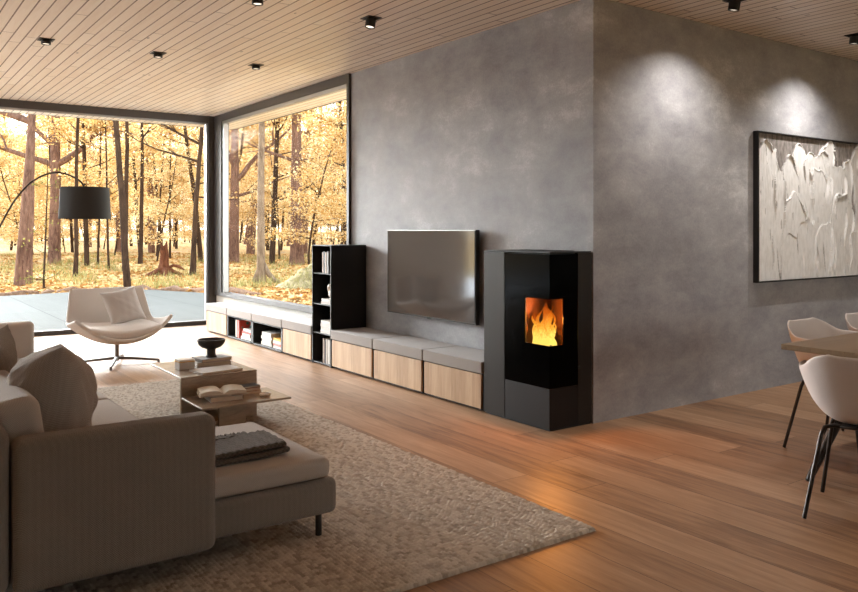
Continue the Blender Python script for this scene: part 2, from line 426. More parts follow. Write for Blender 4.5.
w5 = struct('added_window_left', b, M['frame']); struct('window_pane', box(B(), (X0-.105, 7.47, .10), (X0-.095, YB-.07, 2.7)), M['glass'], w5)  # unseen glazing, added for side light from the left
struct('wall_far_right', box(B(), (X1, Y0, 0), (X1+.25, YR+.3, ZC)), M['white_plaster'])
wf = B()
for lo, hi in (((X0, Y0-.25, 0), (5.2, Y0, ZC)), ((8.5, Y0-.25, 0), (X1, Y0, ZC)), ((5.2, Y0-.25, 0), (8.5, Y0, .15)), ((5.2, Y0-.25, 2.6), (8.5, Y0, ZC))): box(wf, lo, hi)
struct('wall_front', wf, M['white_plaster'])
w3 = struct('window_3', box(box(box(B(), (5.2, Y0-.16, .15), (8.5, Y0-.08, .21)), (5.2, Y0-.16, 2.54), (8.5, Y0-.08, 2.6)), (7.0, Y0-.16, .21), (7.08, Y0-.08, 2.54)), M['frame'])
struct('pane', box(B(), (5.2, Y0-.125, .21), (8.5, Y0-.115, 2.54)), M['glass'], w3)
struct('wall_sill_right', box(B(), (XW, 6.965, 0), (XW+.22, YB+.1, .40)), M['white_plaster'])

# window_1: the wide glazing at the end of the room
b = B()
box(b, (1.0, YB-.03, 2.775), (3.93, YB+.07, ZC))          # head
box(b, (1.0, YB-.03, 0.0), (3.93, YB+.07, .055))          # track
box(b, (1.0, YB-.03, .055), (1.06, YB+.07, 2.775))
w1 = struct('window_1', b, M['frame'])
struct('window_rail', box(B(), (1.06, YB-.015, 2.752), (3.86, YB+.03, 2.775)), M['rail'], w1)
struct('window_jamb', box(B(), (3.865, YB-.015, .055), (3.89, YB+.05, 2.775)), M['rail'], w1)
struct('window_pane', box(B(), (1.06, YB+.015, .055), (3.865, YB+.027, 2.775)), M['glass'], w1)
# corner post
struct('trim_2', box(B(), (3.89, YB-.05, 0), (4.07, YB+.12, ZC)), M['frame'])
# window_2: over the bench
b = B()
box(b, (XW-.03, 6.965, 2.775), (XW+.08, YB-.05, ZC))
box(b, (XW-.03, 6.965, .40), (XW+.08, YB-.05, .455))
box(b, (XW-.03, 6.965, .455), (XW+.08, 7.01, 2.775))
box(b, (XW-.03, 10.44, .455), (XW+.08, YB-.05, 2.775))
w2 = struct('window_2', b, M['frame'])
b = B(); box(b, (XW-.02, 7.01, 2.735), (XW+.02, 10.44, 2.775))
struct('window_rail', b, M['rail'], w2)
struct('window_jamb', box(B(), (XW-.015, 10.38, .455), (XW+.05, 10.44, 2.735)), M['rail'], w2)
struct('window_pane', box(B(), (XW+.02, 7.01, .455), (XW+.032, 10.38, 2.735)), M['glass'], w2)

# ------------------------------------------------------------------ terrace and forest floor
struct('terrace_bounce', prism(B(), [(-14, 4), (-14, 17.2), (-.8, 17.9), (-.8, 11.02), (-3.3, 11.02), (-3.3, 4)], -.2, -.03), M['bounce_stone'])  # added out of view: pale slab bouncing sunlight onto the ceiling
struct('terrace', prism(B(), [(-.795, 10.86), (-.795, 17.9), (2.27, 18.05), (4.95, 18.65), (5.95, 16.4), (5.2, 11.5), (5.0, 6.95), (4.3, 6.95), (4.3, 10.86)], -.2, -.03), M['terrace'])
rng = np.random.default_rng(7)
def hills(x, y):
    h = .10*np.sin(x*.21+.4)*np.cos(y*.17)+.05*np.sin(x*.83+y*.6)+.03*np.sin(x*2.1-y*1.7)+.02*np.sin(x*4.7+y*3.9)
    d = np.minimum(1, np.maximum(0, (np.hypot(x-4, y-12)-7.0)/10))
    far = np.maximum(0, np.hypot(x, y)-45)
    return -.10+h*d*.9+.0006*far*far*.02
def ground_mesh():
    # dense near, sparse far
    gx = np.concatenate([np.linspace(-160, -26, 40), np.linspace(-25, 60, 260), np.linspace(61, 240, 60)])
    gy = np.concatenate([np.linspace(-60, 5.5, 20), np.linspace(6, 70, 240), np.linspace(71, 260, 60)])
    X, Y = np.meshgrid(gx, gy, indexing='ij')
    Z = hills(X, Y)
    inside = (X < 9.6) & (Y < 11.2) | (X < 5.3) & (Y < 17.2)
    Z = np.where(inside, -.30, Z)
    o = grid_mesh('forest_floor', np.stack([X, Y, Z], -1), M['ground'])
    o['kind'] = 'structure'
    return o
ground_mesh()
def quads(C, size, rng, flat=0.0, aspect=.6):
    """C (n,3) centres -> diamond leaves"""
    n = len(C)
    a = rng.normal(size=(n, 3)); a[:, 2] *= (1-flat); a /= np.linalg.norm(a, axis=1)[:, None]
    b = rng.normal(size=(n, 3)); b[:, 2] *= (1-flat); b -= a*(a*b).sum(1)[:, None]; b /= np.linalg.norm(b, axis=1)[:, None]
    s = size*(.6+.8*rng.random(n))[:, None]
    V = np.stack([C-a*s*.5, C+b*s*.5*aspect, C+a*s*.5, C-b*s*.5*aspect], 1).reshape(-1, 3)
    return V, np.arange(4*n).reshape(n, 4)
class Tree:
    """collects trunk tubes and leaf centres of one tree, standing at the origin"""
    def __init__(s, seed): s.r = random.Random(seed); s.g = np.random.default_rng(seed); s.bm = B(); s.tips = []; s.sides = 9
    def limb(s, p, d, length, r0, r1, wob=.08, n=8, lift=0.0, sides=None):
        pts = [Vector(p)]; d = Vector(d).normalized(); rad = [r0]
        for i in range(n):
            d = (d+Vector((s.r.gauss(0, wob), s.r.gauss(0, wob), s.r.gauss(0, wob)*.6+lift))).normalized()
            pts.append(pts[-1]+d*length/n); rad.append(r0+(r1-r0)*(i+1)/n)
        tube(s.bm, pts, rad, sides or s.sides); return pts, d
    def branch(s, p, az, el, length, r0, kids=4, leaf=True, wob=.12):
        d = (math.cos(az)*math.cos(el), math.sin(az)*math.cos(el), math.sin(el))
        pts, dd = s.limb(p, d, length, r0, r0*.25, wob, 7, .03, 6)
        if leaf: s.tips += [(q, length*.22) for q in pts[3:]]
        for k in range(kids):
            i = s.r.randint(2, len(pts)-2); a2 = az+s.r.choice((-1, 1))*s.r.uniform(.4, 1.1); e2 = el+s.r.uniform(-.3, .5)
            d2 = (math.cos(a2)*math.cos(e2), math.sin(a2)*math.cos(e2), math.sin(e2))
            q, _ = s.limb(pts[i], d2, length*s.r.uniform(.3, .55), r0*.35, r0*.08, .15, 5, .0, 4)
            if leaf: s.tips += [(t, length*.16) for t in q[2:]]
    def crown(s, pts, z0, z1, count, length, r0, kids=4, el=(.1, .7), leaf=True):
        zs = [p for p in pts if z0 <= p.z <= z1] or [pts[-1]]
        for i in range(count):
            p = s.r.choice(zs); k = (p.z-z0)/max(.1, z1-z0)
            s.branch(p, s.r.uniform(0, 2*PI), s.r.uniform(*el), length*(1.0-.55*k)*s.r.uniform(.6, 1.15), r0*(1-.5*k), kids, leaf)
    def leaves(s, n, size, flat=.3):
        if not s.tips or n == 0: return None
        T = np.array([list(q)+[w] for q, w in s.tips]); i = s.g.integers(0, len(T), n)
        C = T[i, :3]+s.g.normal(size=(n, 3))*T[i, 3:4]*np.array([1, 1, .55])
        return quads(C, size, s.g, flat)
    def build(s, name, label, barkm, leafm, nleaf, lsize, loc, group=None):
        root = thing(name, label, 'tree', loc, group)
        bmesh.ops.recalc_face_normals(s.bm, faces=s.bm.faces)
        me = bpy.data.meshes.new('trunk'); s.bm.to_mesh(me); s.bm.free()
        o = fin('trunk', me, None, None, 60); me.materials.append(barkm); o.parent = root
        q = s.leaves(nleaf, lsize)
        if q is not None:
            f = np_mesh('foliage', q[0], q[1], leafm, None, 60, False); f.parent = root
        return root
def gz(x, y): return float(hills(np.array(x), np.array(y)))
def named(name, label, x, y, h, r, lean=(0, 0), bk='bark_dark', flare=1.25, forks=(), crown=None, leaf='leaf_gold', nleaf=0, ls=.09, seed=1, wob=.02, tip=.45):
    T = Tree(seed); n = 16
    pts = []; rad = []; ox = oy = 0
    for i in range(n+1):
        k = i/n; z = h*k-.25
        ox += T.r.gauss(0, wob*.4)*h/n*2; oy += T.r.gauss(0, wob*.4)*h/n*2
        pts.append(Vector((lean[0]*k*h+ox, lean[1]*k*h+oy, z))); rad.append(r*(1-(1-tip)*k)*(flare if i == 0 else (1+(flare-1)*.35 if i == 1 else 1)))
    tube(T.bm, pts, rad, 12)
    for (zf, az, el, ln, rr, kids) in forks:
        p = min(pts, key=lambda q: abs(q.z-zf)); T.branch(p, az, el, ln, rr, kids, True, .10)
    if crown: T.crown(pts, *crown)
    return T.build(name, label, M[bk], M[leaf], nleaf, ls, (x, y, gz(x, y)))
# az: 0 = +x (to the right and away), pi/2 = +y; screen right is about az -0.62
SR = -R(35.4); SL = PI-R(35.4)
named('beech_tree', 'thick mottled trunk nearest the glass edge, leaning to the right', 3.2, 22.2, 10, .115, (.055, -.04), 'bark_pink', 1.3, [(4.0, SL, .35, 3.4, .10, 5), (5.5, SR, .4, 3, .09, 4)], (4.5, 9, 7, 2.6, .05, 3), nleaf=1500, seed=3)
named('beech_tree', 'dark second trunk standing close behind the thick mottled one', 3.62, 23.8, 10, .13, (.02, -.012), 'bark_pink', 1.3, [(4.6, SL, .2, 3.5, .07, 4)], (5, 9, 6, 2.5, .05, 3), nleaf=1200, seed=4)
named('oak_tree', 'stout tree with a forked crown behind the black lamp shade', 6.15, 34.0, 11, .23, (.004, 0), 'bark_pink', 1.2, [(4.0, SL, .30, 4.5, .13, 6), (3.8, SR, .36, 4.5, .13, 6), (4.9, SL, .8, 3, .11, 4)], (5.5, 10, 7, 3, .06, 4), nleaf=2200, ls=.12, seed=5)
named('young_tree', 'slim dark tree seen just below the black lamp shade', 5.1, 25.1, 8, .065, (.02, -.01), 'bark_dark', 1.5, [], (4, 7.5, 5, 1.5, .02, 2), nleaf=500, seed=6, wob=.03)
named('young_tree', 'dark leaning trunk at the terrace edge behind the armchair', 5.0, 18.95, 8, .085, (-.055, .035), 'bark_dark', 1.15, [], (5, 7.5, 5, 1.5, .02, 3), nleaf=500, seed=7, wob=.02)
named('young_tree', 'straight dark trunk crossing behind the leaning one at the terrace', 7.3, 28.2, 9, .09, (.015, -.01), 'bark_dark', 1.2, [(5.5, SR, .5, 2.2, .04, 3)], (5, 8.5, 6, 2, .03, 3), nleaf=700, seed=8, wob=.025)
named('young_tree', 'slim straight tree a little right of the leaning trunk', 8.75, 31.5, 9, .085, (.012, -.008), 'bark_dark', 1.3, [(5.0, SR, .9, 2.2, .035, 3)], (4.5, 8.5, 6, 2.2, .03, 3), nleaf=900, ls=.1, seed=9, wob=.025)
named('young_tree', 'thin tree leaning right, far behind the broken stump', 20.3, 63.2, 11, .15, (.03, -.02), 'bark_dark', 1.2, [], (4, 10, 7, 3, .05, 3), nleaf=1600, ls=.17, seed=10, wob=.03)
named('young_tree', 'dark tree with sweeping low boughs beside the corner post', 8.25, 24.1, 8.5, .085, (.045, -.035), 'bark_dark', 1.5, [(3.4, SL, .15, 2.4, .045, 4), (4.1, SL, .45, 3.0, .05, 5), (2.6, SR, -.2, 1.4, .03, 3)], (4.5, 8, 6, 2, .03, 3), nleaf=900, seed=11, wob=.03)
named('young_tree', 'very thin tree rising directly behind the broken stump', 12.1, 38.5, 8.5, .055, (.0, 0), 'bark_dark', 1.2, [], (3, 8, 6, 2.2, .025, 3), nleaf=1400, ls=.12, seed=12)
named('young_tree', 'thin tree slanting right between the stump and leaning trunk', 12.0, 40.3, 8.5, .06, (.045, -.03), 'bark_dark', 1.2, [], (3, 8, 6, 2.2, .025, 3), nleaf=1400, ls=.12, seed=13)
named('beech_tree', 'far grey trunk glimpsed between lamp shade and armchair', 14.7, 67.1, 11, .16, (.01, 0), 'bark_pink', 1.2, [], (4, 10, 7, 3.2, .05, 3), nleaf=1800, ls=.17, seed=14)
named('sapling_tree', 'wiry sapling standing just right of the lamp shade', 7.4, 32.4, 7, .045, (.01, 0), 'bark_dark', 1.2, [], (2.5, 6.5, 6, 1.6, .02, 3), nleaf=1000, ls=.1, seed=15)
named('sapling_tree', 'bare sapling between lamp shade and leaning terrace trunk', 7.15, 29.6, 6.5, .045, (-.02, .01), 'bark_dark', 1.2, [], (2.5, 6, 5, 1.5, .02, 2), nleaf=500, ls=.09, seed=16)
named('beech_tree', 'forked pinkish tree nearest the corner post, seen over the bench', 13.2, 33.2, 10, .23, (.006, -.004), 'bark_pink', 1.15, [(3.6, SR, .75, 3.4, .14, 4), (4.2, SL, .9, 3.2, .12, 4), (2.6, SR, .2, 2.8, .08, 4)], (5.5, 9, 5, 2.5, .05, 3), nleaf=1200, ls=.11, seed=17)
t_root = named('beech_tree', 'straight grey trunk with a splayed root at its foot', 8.6, 19.75, 9, .11, (.004, -.004), 'bark_grey', 1.3, [], (5.5, 8.5, 4, 1.8, .03, 3), nleaf=400, seed=18, wob=.01)
named('pine_tree', 'thickest reddish straight trunk rising over the bench', 14.5, 29.7, 12, .26, (.003, -.002), 'bark_pink', 1.35, [(4.1, SR, .10, 4.2, .09, 4), (4.6, SL, .3, 3.2, .08, 4)], (7, 11, 6, 2.6, .05, 3), nleaf=1300, ls=.1, seed=19, wob=.01)
named('beech_tree', 'distant pinkish trunk leaning right behind the straight grey one', 30.2, 72.8, 12, .30, (.10, -.07), 'bark_pink', 1.2, [], (7, 11, 6, 3, .07, 3), nleaf=1400, ls=.17, seed=20)
named('young_tree', 'slim mid-distance tree between the grey and reddish trunks', 22.3, 50.1, 10, .11, (.01, 0), 'bark_dark', 1.2, [(5, SR, .5, 3, .05, 3)], (4, 9.5, 6, 2.6, .04, 3), nleaf=1400, ls=.15, seed=21)
named('young_tree', 'thin tree leaning right just before the reddish trunk', 23.0, 49.6, 10, .09, (.05, -.03), 'bark_dark', 1.2, [], (4, 9.5, 6, 2.6, .04, 3), nleaf=1400, ls=.15, seed=22)
# splayed root on the grey trunk
b = B(); tube(b, [(.06, -.02, .55), (.16, -.08, .28), (.30, -.16, .10), (.48, -.26, -.02)], [.06, .075, .06, .03], 8)
tube(b, [(-.06, .02, .35), (-.16, .07, .08), (-.26, .12, -.04)], [.06, .06, .03], 8)
rt = mk('root', b, M['bark_grey']); rt.parent = t_root
# broken stump
def stump():
    root = thing('tree_stump', 'broken reddish stump with splayed roots on the leaf litter', 'tree stump', (7.55, 24.6, gz(7.55, 24.6)))
    g = np.random.default_rng(5); n = 28; prof = [(.42, -.15), (.26, .06), (.16, .2), (.125, .45), (.115, .7), (.11, .86)]
    P = np.zeros((len(prof)+1, n+1, 3))
    for i, (r, z) in enumerate(prof):
        for k in range(n+1):
            a = 2*PI*k/n; kk = k % n
            q = 1+.28*math.sin(a*5+.6)*max(0, 1-i/4)+.10*math.sin(a*9+i)
            top = (.07*math.sin(a*3)+.14*(math.sin(a) > .4)) if i == len(prof)-1 else 0
            P[i, k] = (r*q*math.cos(a), r*q*math.sin(a), z+top)
    P[-1, :, :] = (0, 0, .62)
    o = grid_mesh('trunk', P, M['stump'], None, angle=50); o.parent = root
    b = B()
    for az, L in ((SR+.1, .75), (SL, .7), (SR-1.2, .8), (SL+.9, .7)):
        dx, dy = math.cos(az), math.sin(az)
        tube(b, [(dx*.12, dy*.12, .22), (dx*.32, dy*.32, .12), (dx*L*.8, dy*L*.8, .03), (dx*L, dy*L, -.06)], [.08, .06, .035, .015], 8)
    tube(b, [(.06, -.04, .22), (.22, -.16, .34), (.36, -.26, .30), (.50, -.36, .20)], [.045, .045, .05, .02], 8)
    r2 = mk('root', b, M['stump']); r2.parent = root
stump()
# root mound in front of the bench window
def mound():
    n, m_ = 60, 40; g = np.random.default_rng(9); P = np.zeros((m_, n+1, 3))
    for i in range(m_):
        k = i/(m_-1); rr = 1.55*k
        for j in range(n+1):
            a = 2*PI*j/n
            h = .92*(1-k)**.8*(1+.16*math.sin(a*4+1)+.10*math.sin(a*9+i*.6))+.07*math.sin(i*1.7+a*7)*(1-k)+.04*math.sin(i*2.9+a*19)*(1-k*.7)
            P[i, j] = (rr*(1+.12*math.sin(3*a))*math.cos(a), rr*(1+.1*math.cos(2*a))*math.sin(a)*.8, h-.1)
    o = grid_mesh('earth_mound', P, M['rock'], None); o.location = (9.55, 17.3, -.1)
    tag(o, 'mossy earth mound with roots outside the bench window', 'mound')
    C = []
    r_ = random.Random(4)
    V = []; F = []
    for i in range(5200):
        a = r_.uniform(0, 2*PI); k = r_.random()**.6; rr = 1.55*k
        x = rr*math.cos(a); y = rr*math.sin(a)*.8; z = .92*(1-k)**.8*(1+.16*math.sin(a*4+1))-.1
        L = r_.uniform(.06, .16); b_ = r_.uniform(0, 2*PI); w = .006
        q = len(V); dx, dy = math.cos(b_), math.sin(b_)
        V += [(x-dy*w, y+dx*w, z-.02), (x+dy*w, y-dx*w, z-.02), (x+dx*L*.6, y+dy*L*.6, z+L*.7)]; F.append((q, q+1, q+2))
    gr = np_mesh('grass_cover', np.array(V), np.array(F), M['grass'], None, 60, False); gr['kind'] = 'stuff'; gr.parent = o
mound()
# background trees: kinds repeated
def proto_tree(kind, seed):
    T = Tree(seed)
    if kind == 0:    # slender
        pts, _ = T.limb((0, 0, -.2), (T.r.gauss(0, .04), T.r.gauss(0, .04), 1), 10, .11, .04, .03, 12, .02, 8)
        T.crown(pts, 2.2, 10, 22, 2.6, .035, 4, (-.1, .6)); return T.build('slender_tree', 'x', M['bark_dark'], M['leaf_gold'], 9000, .105, (0, 0, 0))
    if kind == 1:    # stout
        pts, _ = T.limb((0, 0, -.2), (T.r.gauss(0, .03), T.r.gauss(0, .03), 1), 12, .24, .09, .025, 12, .02, 10)
        T.crown(pts, 3.0, 12, 22, 3.8, .08, 5, (-.05, .6)); return T.build('stout_tree', 'x', M['bark_pink'], M['leaf_amber'], 11000, .115, (0, 0, 0))
    pts, _ = T.limb((0, 0, -.2), (T.r.gauss(0, .06), T.r.gauss(0, .06), 1), 5.5, .045, .015, .05, 9, .02, 6)
    T.crown(pts, .9, 5.5, 18, 1.9, .018, 4, (-.1, .5)); return T.build('understorey_tree', 'x', M['bark_dark'], M['leaf_gold'], 6500, .085, (0, 0, 0))
kinds = [proto_tree(0, 31), proto_tree(0, 32), proto_tree(1, 33), proto_tree(1, 34), proto_tree(2, 35), proto_tree(2, 36), proto_tree(0, 37)]
labs = {'slender_tree': ('slender dark-stemmed autumn tree deep in the golden forest', 'slender trees of the forest background'),
        'stout_tree': ('stout amber-crowned autumn tree deep in the golden forest', 'stout trees of the forest background'),
        'understorey_tree': ('low bushy golden understorey tree deep in the forest', 'understorey trees of the forest background')}
rr = random.Random(12)
def inview(x, y):
    r_ = x*.8147-y*.5799; w_ = x*.5799+y*.8147
    return w_ > 0 and -.62 < r_/w_ < -.04
used = set(); placed = []
n_try = 0
while len(placed) < 215 and n_try < 20000:
    n_try += 1
    w_ = 34+math.sqrt(rr.random())*78 if rr.random() < .82 else rr.uniform(30, 60)
    a = rr.uniform(-.66, -.02)
    r_ = a*w_; x = r_*.8147+w_*.5799; y = -r_*.5799+w_*.8147
    if any((x-px)**2+(y-py)**2 < 2.2**2 for px, py in placed): continue
    placed.append((x, y)); k = rr.choices(range(7), (3, 3, 1.0, 1.0, 3.2, 3.2, 3))[0]
    if w_ < 46 and k in (2, 3): k = 4
    base = kinds[k]; s = rr.uniform(.85, 1.2)
    nm = base.name.split('.')[0]
    if k not in used: used.add(k); o = base; o.location = (x, y, gz(x, y)); o.scale = (s, s, s); o.rotation_euler = (0, 0, rr.uniform(0, 6.28))
    else: o = dup(base, (x, y, gz(x, y)), rr.uniform(0, 6.28), scale=(s, s, s))
    o['label'], o['group'] = labs[nm]
# leaf litter, grass
def litter():
    g = np.random.default_rng(3); n = 26000
    w_ = 14+(g.random(n)**1.3)*34; a = g.uniform(-.60, -.05, n); r_ = a*w_
    x = r_*.8147+w_*.5799; y = -r_*.5799+w_*.8147
    keep = ~((x < 6.0) & (y < 18.8)); x, y = x[keep], y[keep]
    C = np.stack([x, y, hills(x, y)+.02], -1)
    V, F = quads(C, .13, g, .85, .8)
    o = np_mesh('leaf_litter', V, F, M['litter'], None, 60, False); tag(o, 'fallen golden leaves scattered over the forest floor', 'fallen leaves', kind='stuff')
    m_ = 150; w_ = 19+(g.random(m_)**1.2)*28; a = g.uniform(-.58, -.05, m_); r_ = a*w_
    cx = r_*.8147+w_*.5799; cyy = -r_*.5799+w_*.8147
    k = 60; x = np.repeat(cx, k)+g.normal(size=m_*k)*.35; y = np.repeat(cyy, k)+g.normal(size=m_*k)*.35
    keep = ~((x < 6.2) & (y < 19)); x, y = x[keep], y[keep]; z = hills(x, y)-.02
    n = len(x); L = g.uniform(.10, .32, n); b_ = g.uniform(0, 2*PI, n); dx, dy = np.cos(b_), np.sin(b_); w = .012
    V = np.stack([np.stack([x-dy*w, y+dx*w, z], -1), np.stack([x+dy*w, y-dx*w, z], -1), np.stack([x+dx*L*.5, y+dy*L*.5, z+L], -1)], 1).reshape(-1, 3)
    o = np_mesh('grass_tufts', V, np.arange(3*n).reshape(n, 3), M['grass'], None, 60, False); tag(o, 'sparse tufts of pale grass between the trees', 'grass', kind='stuff')
litter()
# dark soil bank with roots along the terrace edge
def bank():
    pts = [(-3, 18.2), (0, 18.3), (2.2, 18.7), (3.6, 19.2), (5.2, 19.5), (6.3, 17.6), (6.9, 15.5)]
    b = B(); r_ = random.Random(8)
    fine = []
    for (x0, y0), (x1, y1) in zip(pts, pts[1:]):
        for i in range(7): fine.append((x0+(x1-x0)*i/7+r_.uniform(-.05, .05), y0+(y1-y0)*i/7))
    tube(b, [(x+r_.uniform(-.1, .1), y+r_.uniform(-.1, .1), -.12+r_.uniform(-.05, .02)) for x, y in fine], [r_.uniform(.07, .17) for _ in fine], 10)
    o = mk('soil_bank', b, M['soil'], None, 60); tag(o, 'low bank of bare brown soil and roots along the terrace edge', 'soil', kind='stuff')
bank()
# green-leaved sapling in front of the two thick trunks
T = Tree(51); pts, _ = T.limb((0, 0, -.1), (0, 0, 1), 3.2, .03, .008, .02, 10, 0, 6); T.crown(pts, .2, 3, 16, .8, .008, 2, (-.1, .4))
T.build('fir_sapling', 'thin green-leaved sapling before the thick mottled trunk', M['bark_dark'], M['leaf_green'], 240, .06, (3.55, 20.9, gz(3.55, 20.9)))

# ------------------------------------------------------------------ bench and cabinets under the windows
ZCAB = .272
def cabinet(y0, y1, label, lit=False):
    r = thing('bench_cabinet', label, 'cabinet', (3.8, (y0+y1)/2, 0), 'low bench cabinets along the wall')
    b = B(); t = .014; x0, x1 = 3.612, 3.97
    box(b, (x0, y0+.003, .012), (x1, y0+.003+t, ZCAB)); box(b, (x0, y1-.003-t, .012), (x1, y1-.003, ZCAB))
    box(b, (x0, y0+.003, .012), (x1, y1-.003, .026)); box(b, (x0, y0+.003, ZCAB-t), (x1, y1-.003, ZCAB))
    box(b, (x1-.01, y0+.003, .012), (x1, y1-.003, ZCAB)); box(b, (x0+.03, y0+.02, 0), (x1-.03, y1-.02, .012))
    mk('carcass', b, M['tower'], r)
    mk('door', box(B(), (3.598, y0+.018, .022), (3.616, y1-.018, ZCAB-.006), .0015, 1), M['door_oak'], r)
    return r
def shelfbox(y0, y1, label):
    r = thing('open_shelf_unit', label, 'shelf unit', (3.8, (y0+y1)/2, 0))
    b = B(); t = .030; x0, x1 = 3.602, 3.97
    box(b, (x0, y0+.002, .012), (x1, y0+.002+t, ZCAB)); box(b, (x0, y1-.002-t, .012), (x1, y1-.002, ZCAB))
    box(b, (x0, y0+.002, .012), (x1, y1-.002, .026)); box(b, (x0, y0+.002, ZCAB-.012), (x1, y1-.002, ZCAB))
    box(b, (x0+.03, y0+.02, 0), (x1-.03, y1-.02, .012))
    mk('carcass', b, M['tower'], r)
    mk('back_panel', box(B(), (x1-.01, y0+.025, .026), (x1-.002, y1-.025, ZCAB-.012)), M['tower'], r)
    return r
def cushion(y0, y1, label, name='bench_cushion', seed=0):
    b = B(); box(b, (3.592, y0+.004, ZCAB+.001), (3.968, y1-.004, .36), .008, 3)
    o = mk(name, b, M['felt']); rebase(o, (3.78, (y0+y1)/2, ZCAB)); return tag(o, label, 'cushion', 'grey felt bench cushions')
cabinet(4.398, 5.138, 'oak-fronted low cabinet touching the stove')
cabinet(5.142, 5.892, 'oak-fronted low cabinet, middle of the three under the television')
cabinet(5.896, 6.646, 'oak-fronted low cabinet touching the tall black bookcase')
cushion(4.398, 5.138, 'grey felt bench cushion touching the stove')
cushion(5.142, 5.892, 'grey felt bench cushion, middle one below the television')
cushion(5.896, 6.646, 'grey felt bench cushion against the side of the black bookcase')
cabinet(7.044, 7.72, 'pale oak-fronted cabinet under the window next to the bookcase')
shelfbox(7.722, 8.52, 'open black bench compartment holding two stacks of books')
shelfbox(8.522, 9.275, 'open black bench compartment with the tall red patterned book')
cabinet(9.277, 9.998, 'pale oak-fronted cabinet at the corner-window end of the bench')
cushion(7.044, 7.72, 'pale window-bench cushion next to the tall bookcase')
cushion(7.722, 8.52, 'pale window-bench cushion above the two stacks of books')
cushion(8.522, 9.275, 'pale window-bench cushion above the red patterned book')
cushion(9.277, 9.998, 'pale window-bench cushion nearest the corner post')

def bookcase():
    r = thing('tall_bookcase', 'tall narrow matt black open bookcase between window and television', 'bookcase', (3.8, 6.845, 0))
    y0, y1, x0, x1 = 6.651, 7.040, 3.60, 3.985; t = .014
    mk('side_panel', box(B(), (x0, y0, 0), (x1, y0+t, 1.145), .001, 1), M['tower'], r)
    mk('side_panel', box(B(), (x0, y1-t, 0), (x1, y1, 1.145), .001, 1), M['tower'], r)
    mk('back_panel', box(B(), (x1-.01, y0+t, .0), (x1, y1-t, 1.145)), M['tower'], r)
    mk('top_panel', box(B(), (x0, y0, 1.1455), (x1, y1, 1.155), .001, 1), M['tower'], r)
    for z in (.02, .305, .585, .883):
        mk('shelf', box(B(), (x0+.006, y0+t, z-.008), (x1-.01, y1-t, z+.002), .0008, 1), M['tower'], r)
bookcase()

# ------------------------------------------------------------------ books
def book(loc, w, d, t, rgb, label, group=None, rotz=0, upright=False, name='book', spots=None):
    """lying: w along x, d along y, t thick; upright: stands on its edge, spine to -x, thickness along y"""
    r = thing(name, label, 'book', loc, group)
    b = B(); c = .0022
    box(b, (0, 0, 0), (w, d, c)); box(b, (0, 0, t-c), (w, d, t)); box(b, (0, 0, c), (c*1.4, d, t-c))
    pg = box(B(), (c*1.4, .003, c), (w-.003, d-.003, t-c))
    Tm = Matrix.Translation((-w/2, -d/2, 0))
    if upright: Tm = Matrix.Translation((0, 0, 0)) @ Matrix(((1, 0, 0, -w/2), (0, 0, 1, -t/2), (0, 1, 0, 0), (0, 0, 0, 1)))
    for nm, bb, m in (('cover', b, cov(rgb)), ('pages', pg, M['paper'])):
        bmesh.ops.transform(bb, matrix=Tm, verts=bb.verts)
        bmesh.ops.recalc_face_normals(bb, faces=bb.faces)
        me = bpy.data.meshes.new(nm); bb.to_mesh(me); bb.free(); me.materials.append(m)
        o = bpy.data.objects.new(nm, me); COL.objects.link(o); o.parent = r
    if spots:
        b = B()
        for (u, v, s, _) in spots: box(b, (-w/2+u, t/2+.0002, v), (-w/2+u+s, t/2+.0015, v+s)) if False else box(b, (-w/2+u, -t/2-.0012, v), (-w/2+u+s, -t/2-.0002, v+s))
        bmesh.ops.recalc_face_normals(b, faces=b.faces)
        me = bpy.data.meshes.new('print'); b.to_mesh(me); b.free(); me.materials.append(cov((96, 140, 120)))
        o = bpy.data.objects.new('cover_print', me); COL.objects.link(o); o.parent = r
    r.rotation_euler = (0, 0, rotz)
    return r
ZS = .027
# compartment with the tall red book (y 8.53 - 9.27)
book((3.76, 9.06, ZS), .26, .205, .04, (226, 218, 210), 'tall white-spined book standing left of the red patterned book', upright=True)
book((3.76, 8.985, ZS), .27, .205, .055, (196, 74, 58), 'tall standing book with a red cover of coloured squares', upright=True,
     spots=[(.05, .03, .03, 0), (.13, .10, .035, 0), (.09, .15, .03, 0), (.20, .05, .03, 0), (.19, .15, .025, 0), (.03, .11, .02, 0)])
z = ZS
for i, (t, c, lab) in enumerate(((.034, (232, 224, 214), 'bottom white book of the stack beside the red book'), (.03, (222, 212, 204), 'second white book of the stack beside the red book'), (.026, (170, 60, 50), 'thin red-covered book in the stack beside the red book'), (.026, (236, 228, 220), 'top white book of the stack beside the red book'))):
    book((3.735+.004*i, 8.76-.006*i, z), .22, .26, t, c, lab, 'books stacked beside the red book', rotz=.06*(-1)**i); z += t+.001
z = ZS
for i, (t, c, lab) in enumerate(((.036, (228, 222, 214), 'lowest book of the taller pale stack in the bench compartment'), (.03, (206, 198, 190), 'second grey book of the taller pale stack in the bench'), (.03, (226, 220, 212), 'third book of the taller pale stack in the bench'), (.042, (214, 208, 202), 'thick top book of the taller pale stack in the bench'))):
    book((3.74, 8.19+.005*(-1)**i, z), .22, .26, t, c, lab, 'books in the taller bench stack', rotz=.04*(-1)**i); z += t+.001
z = ZS
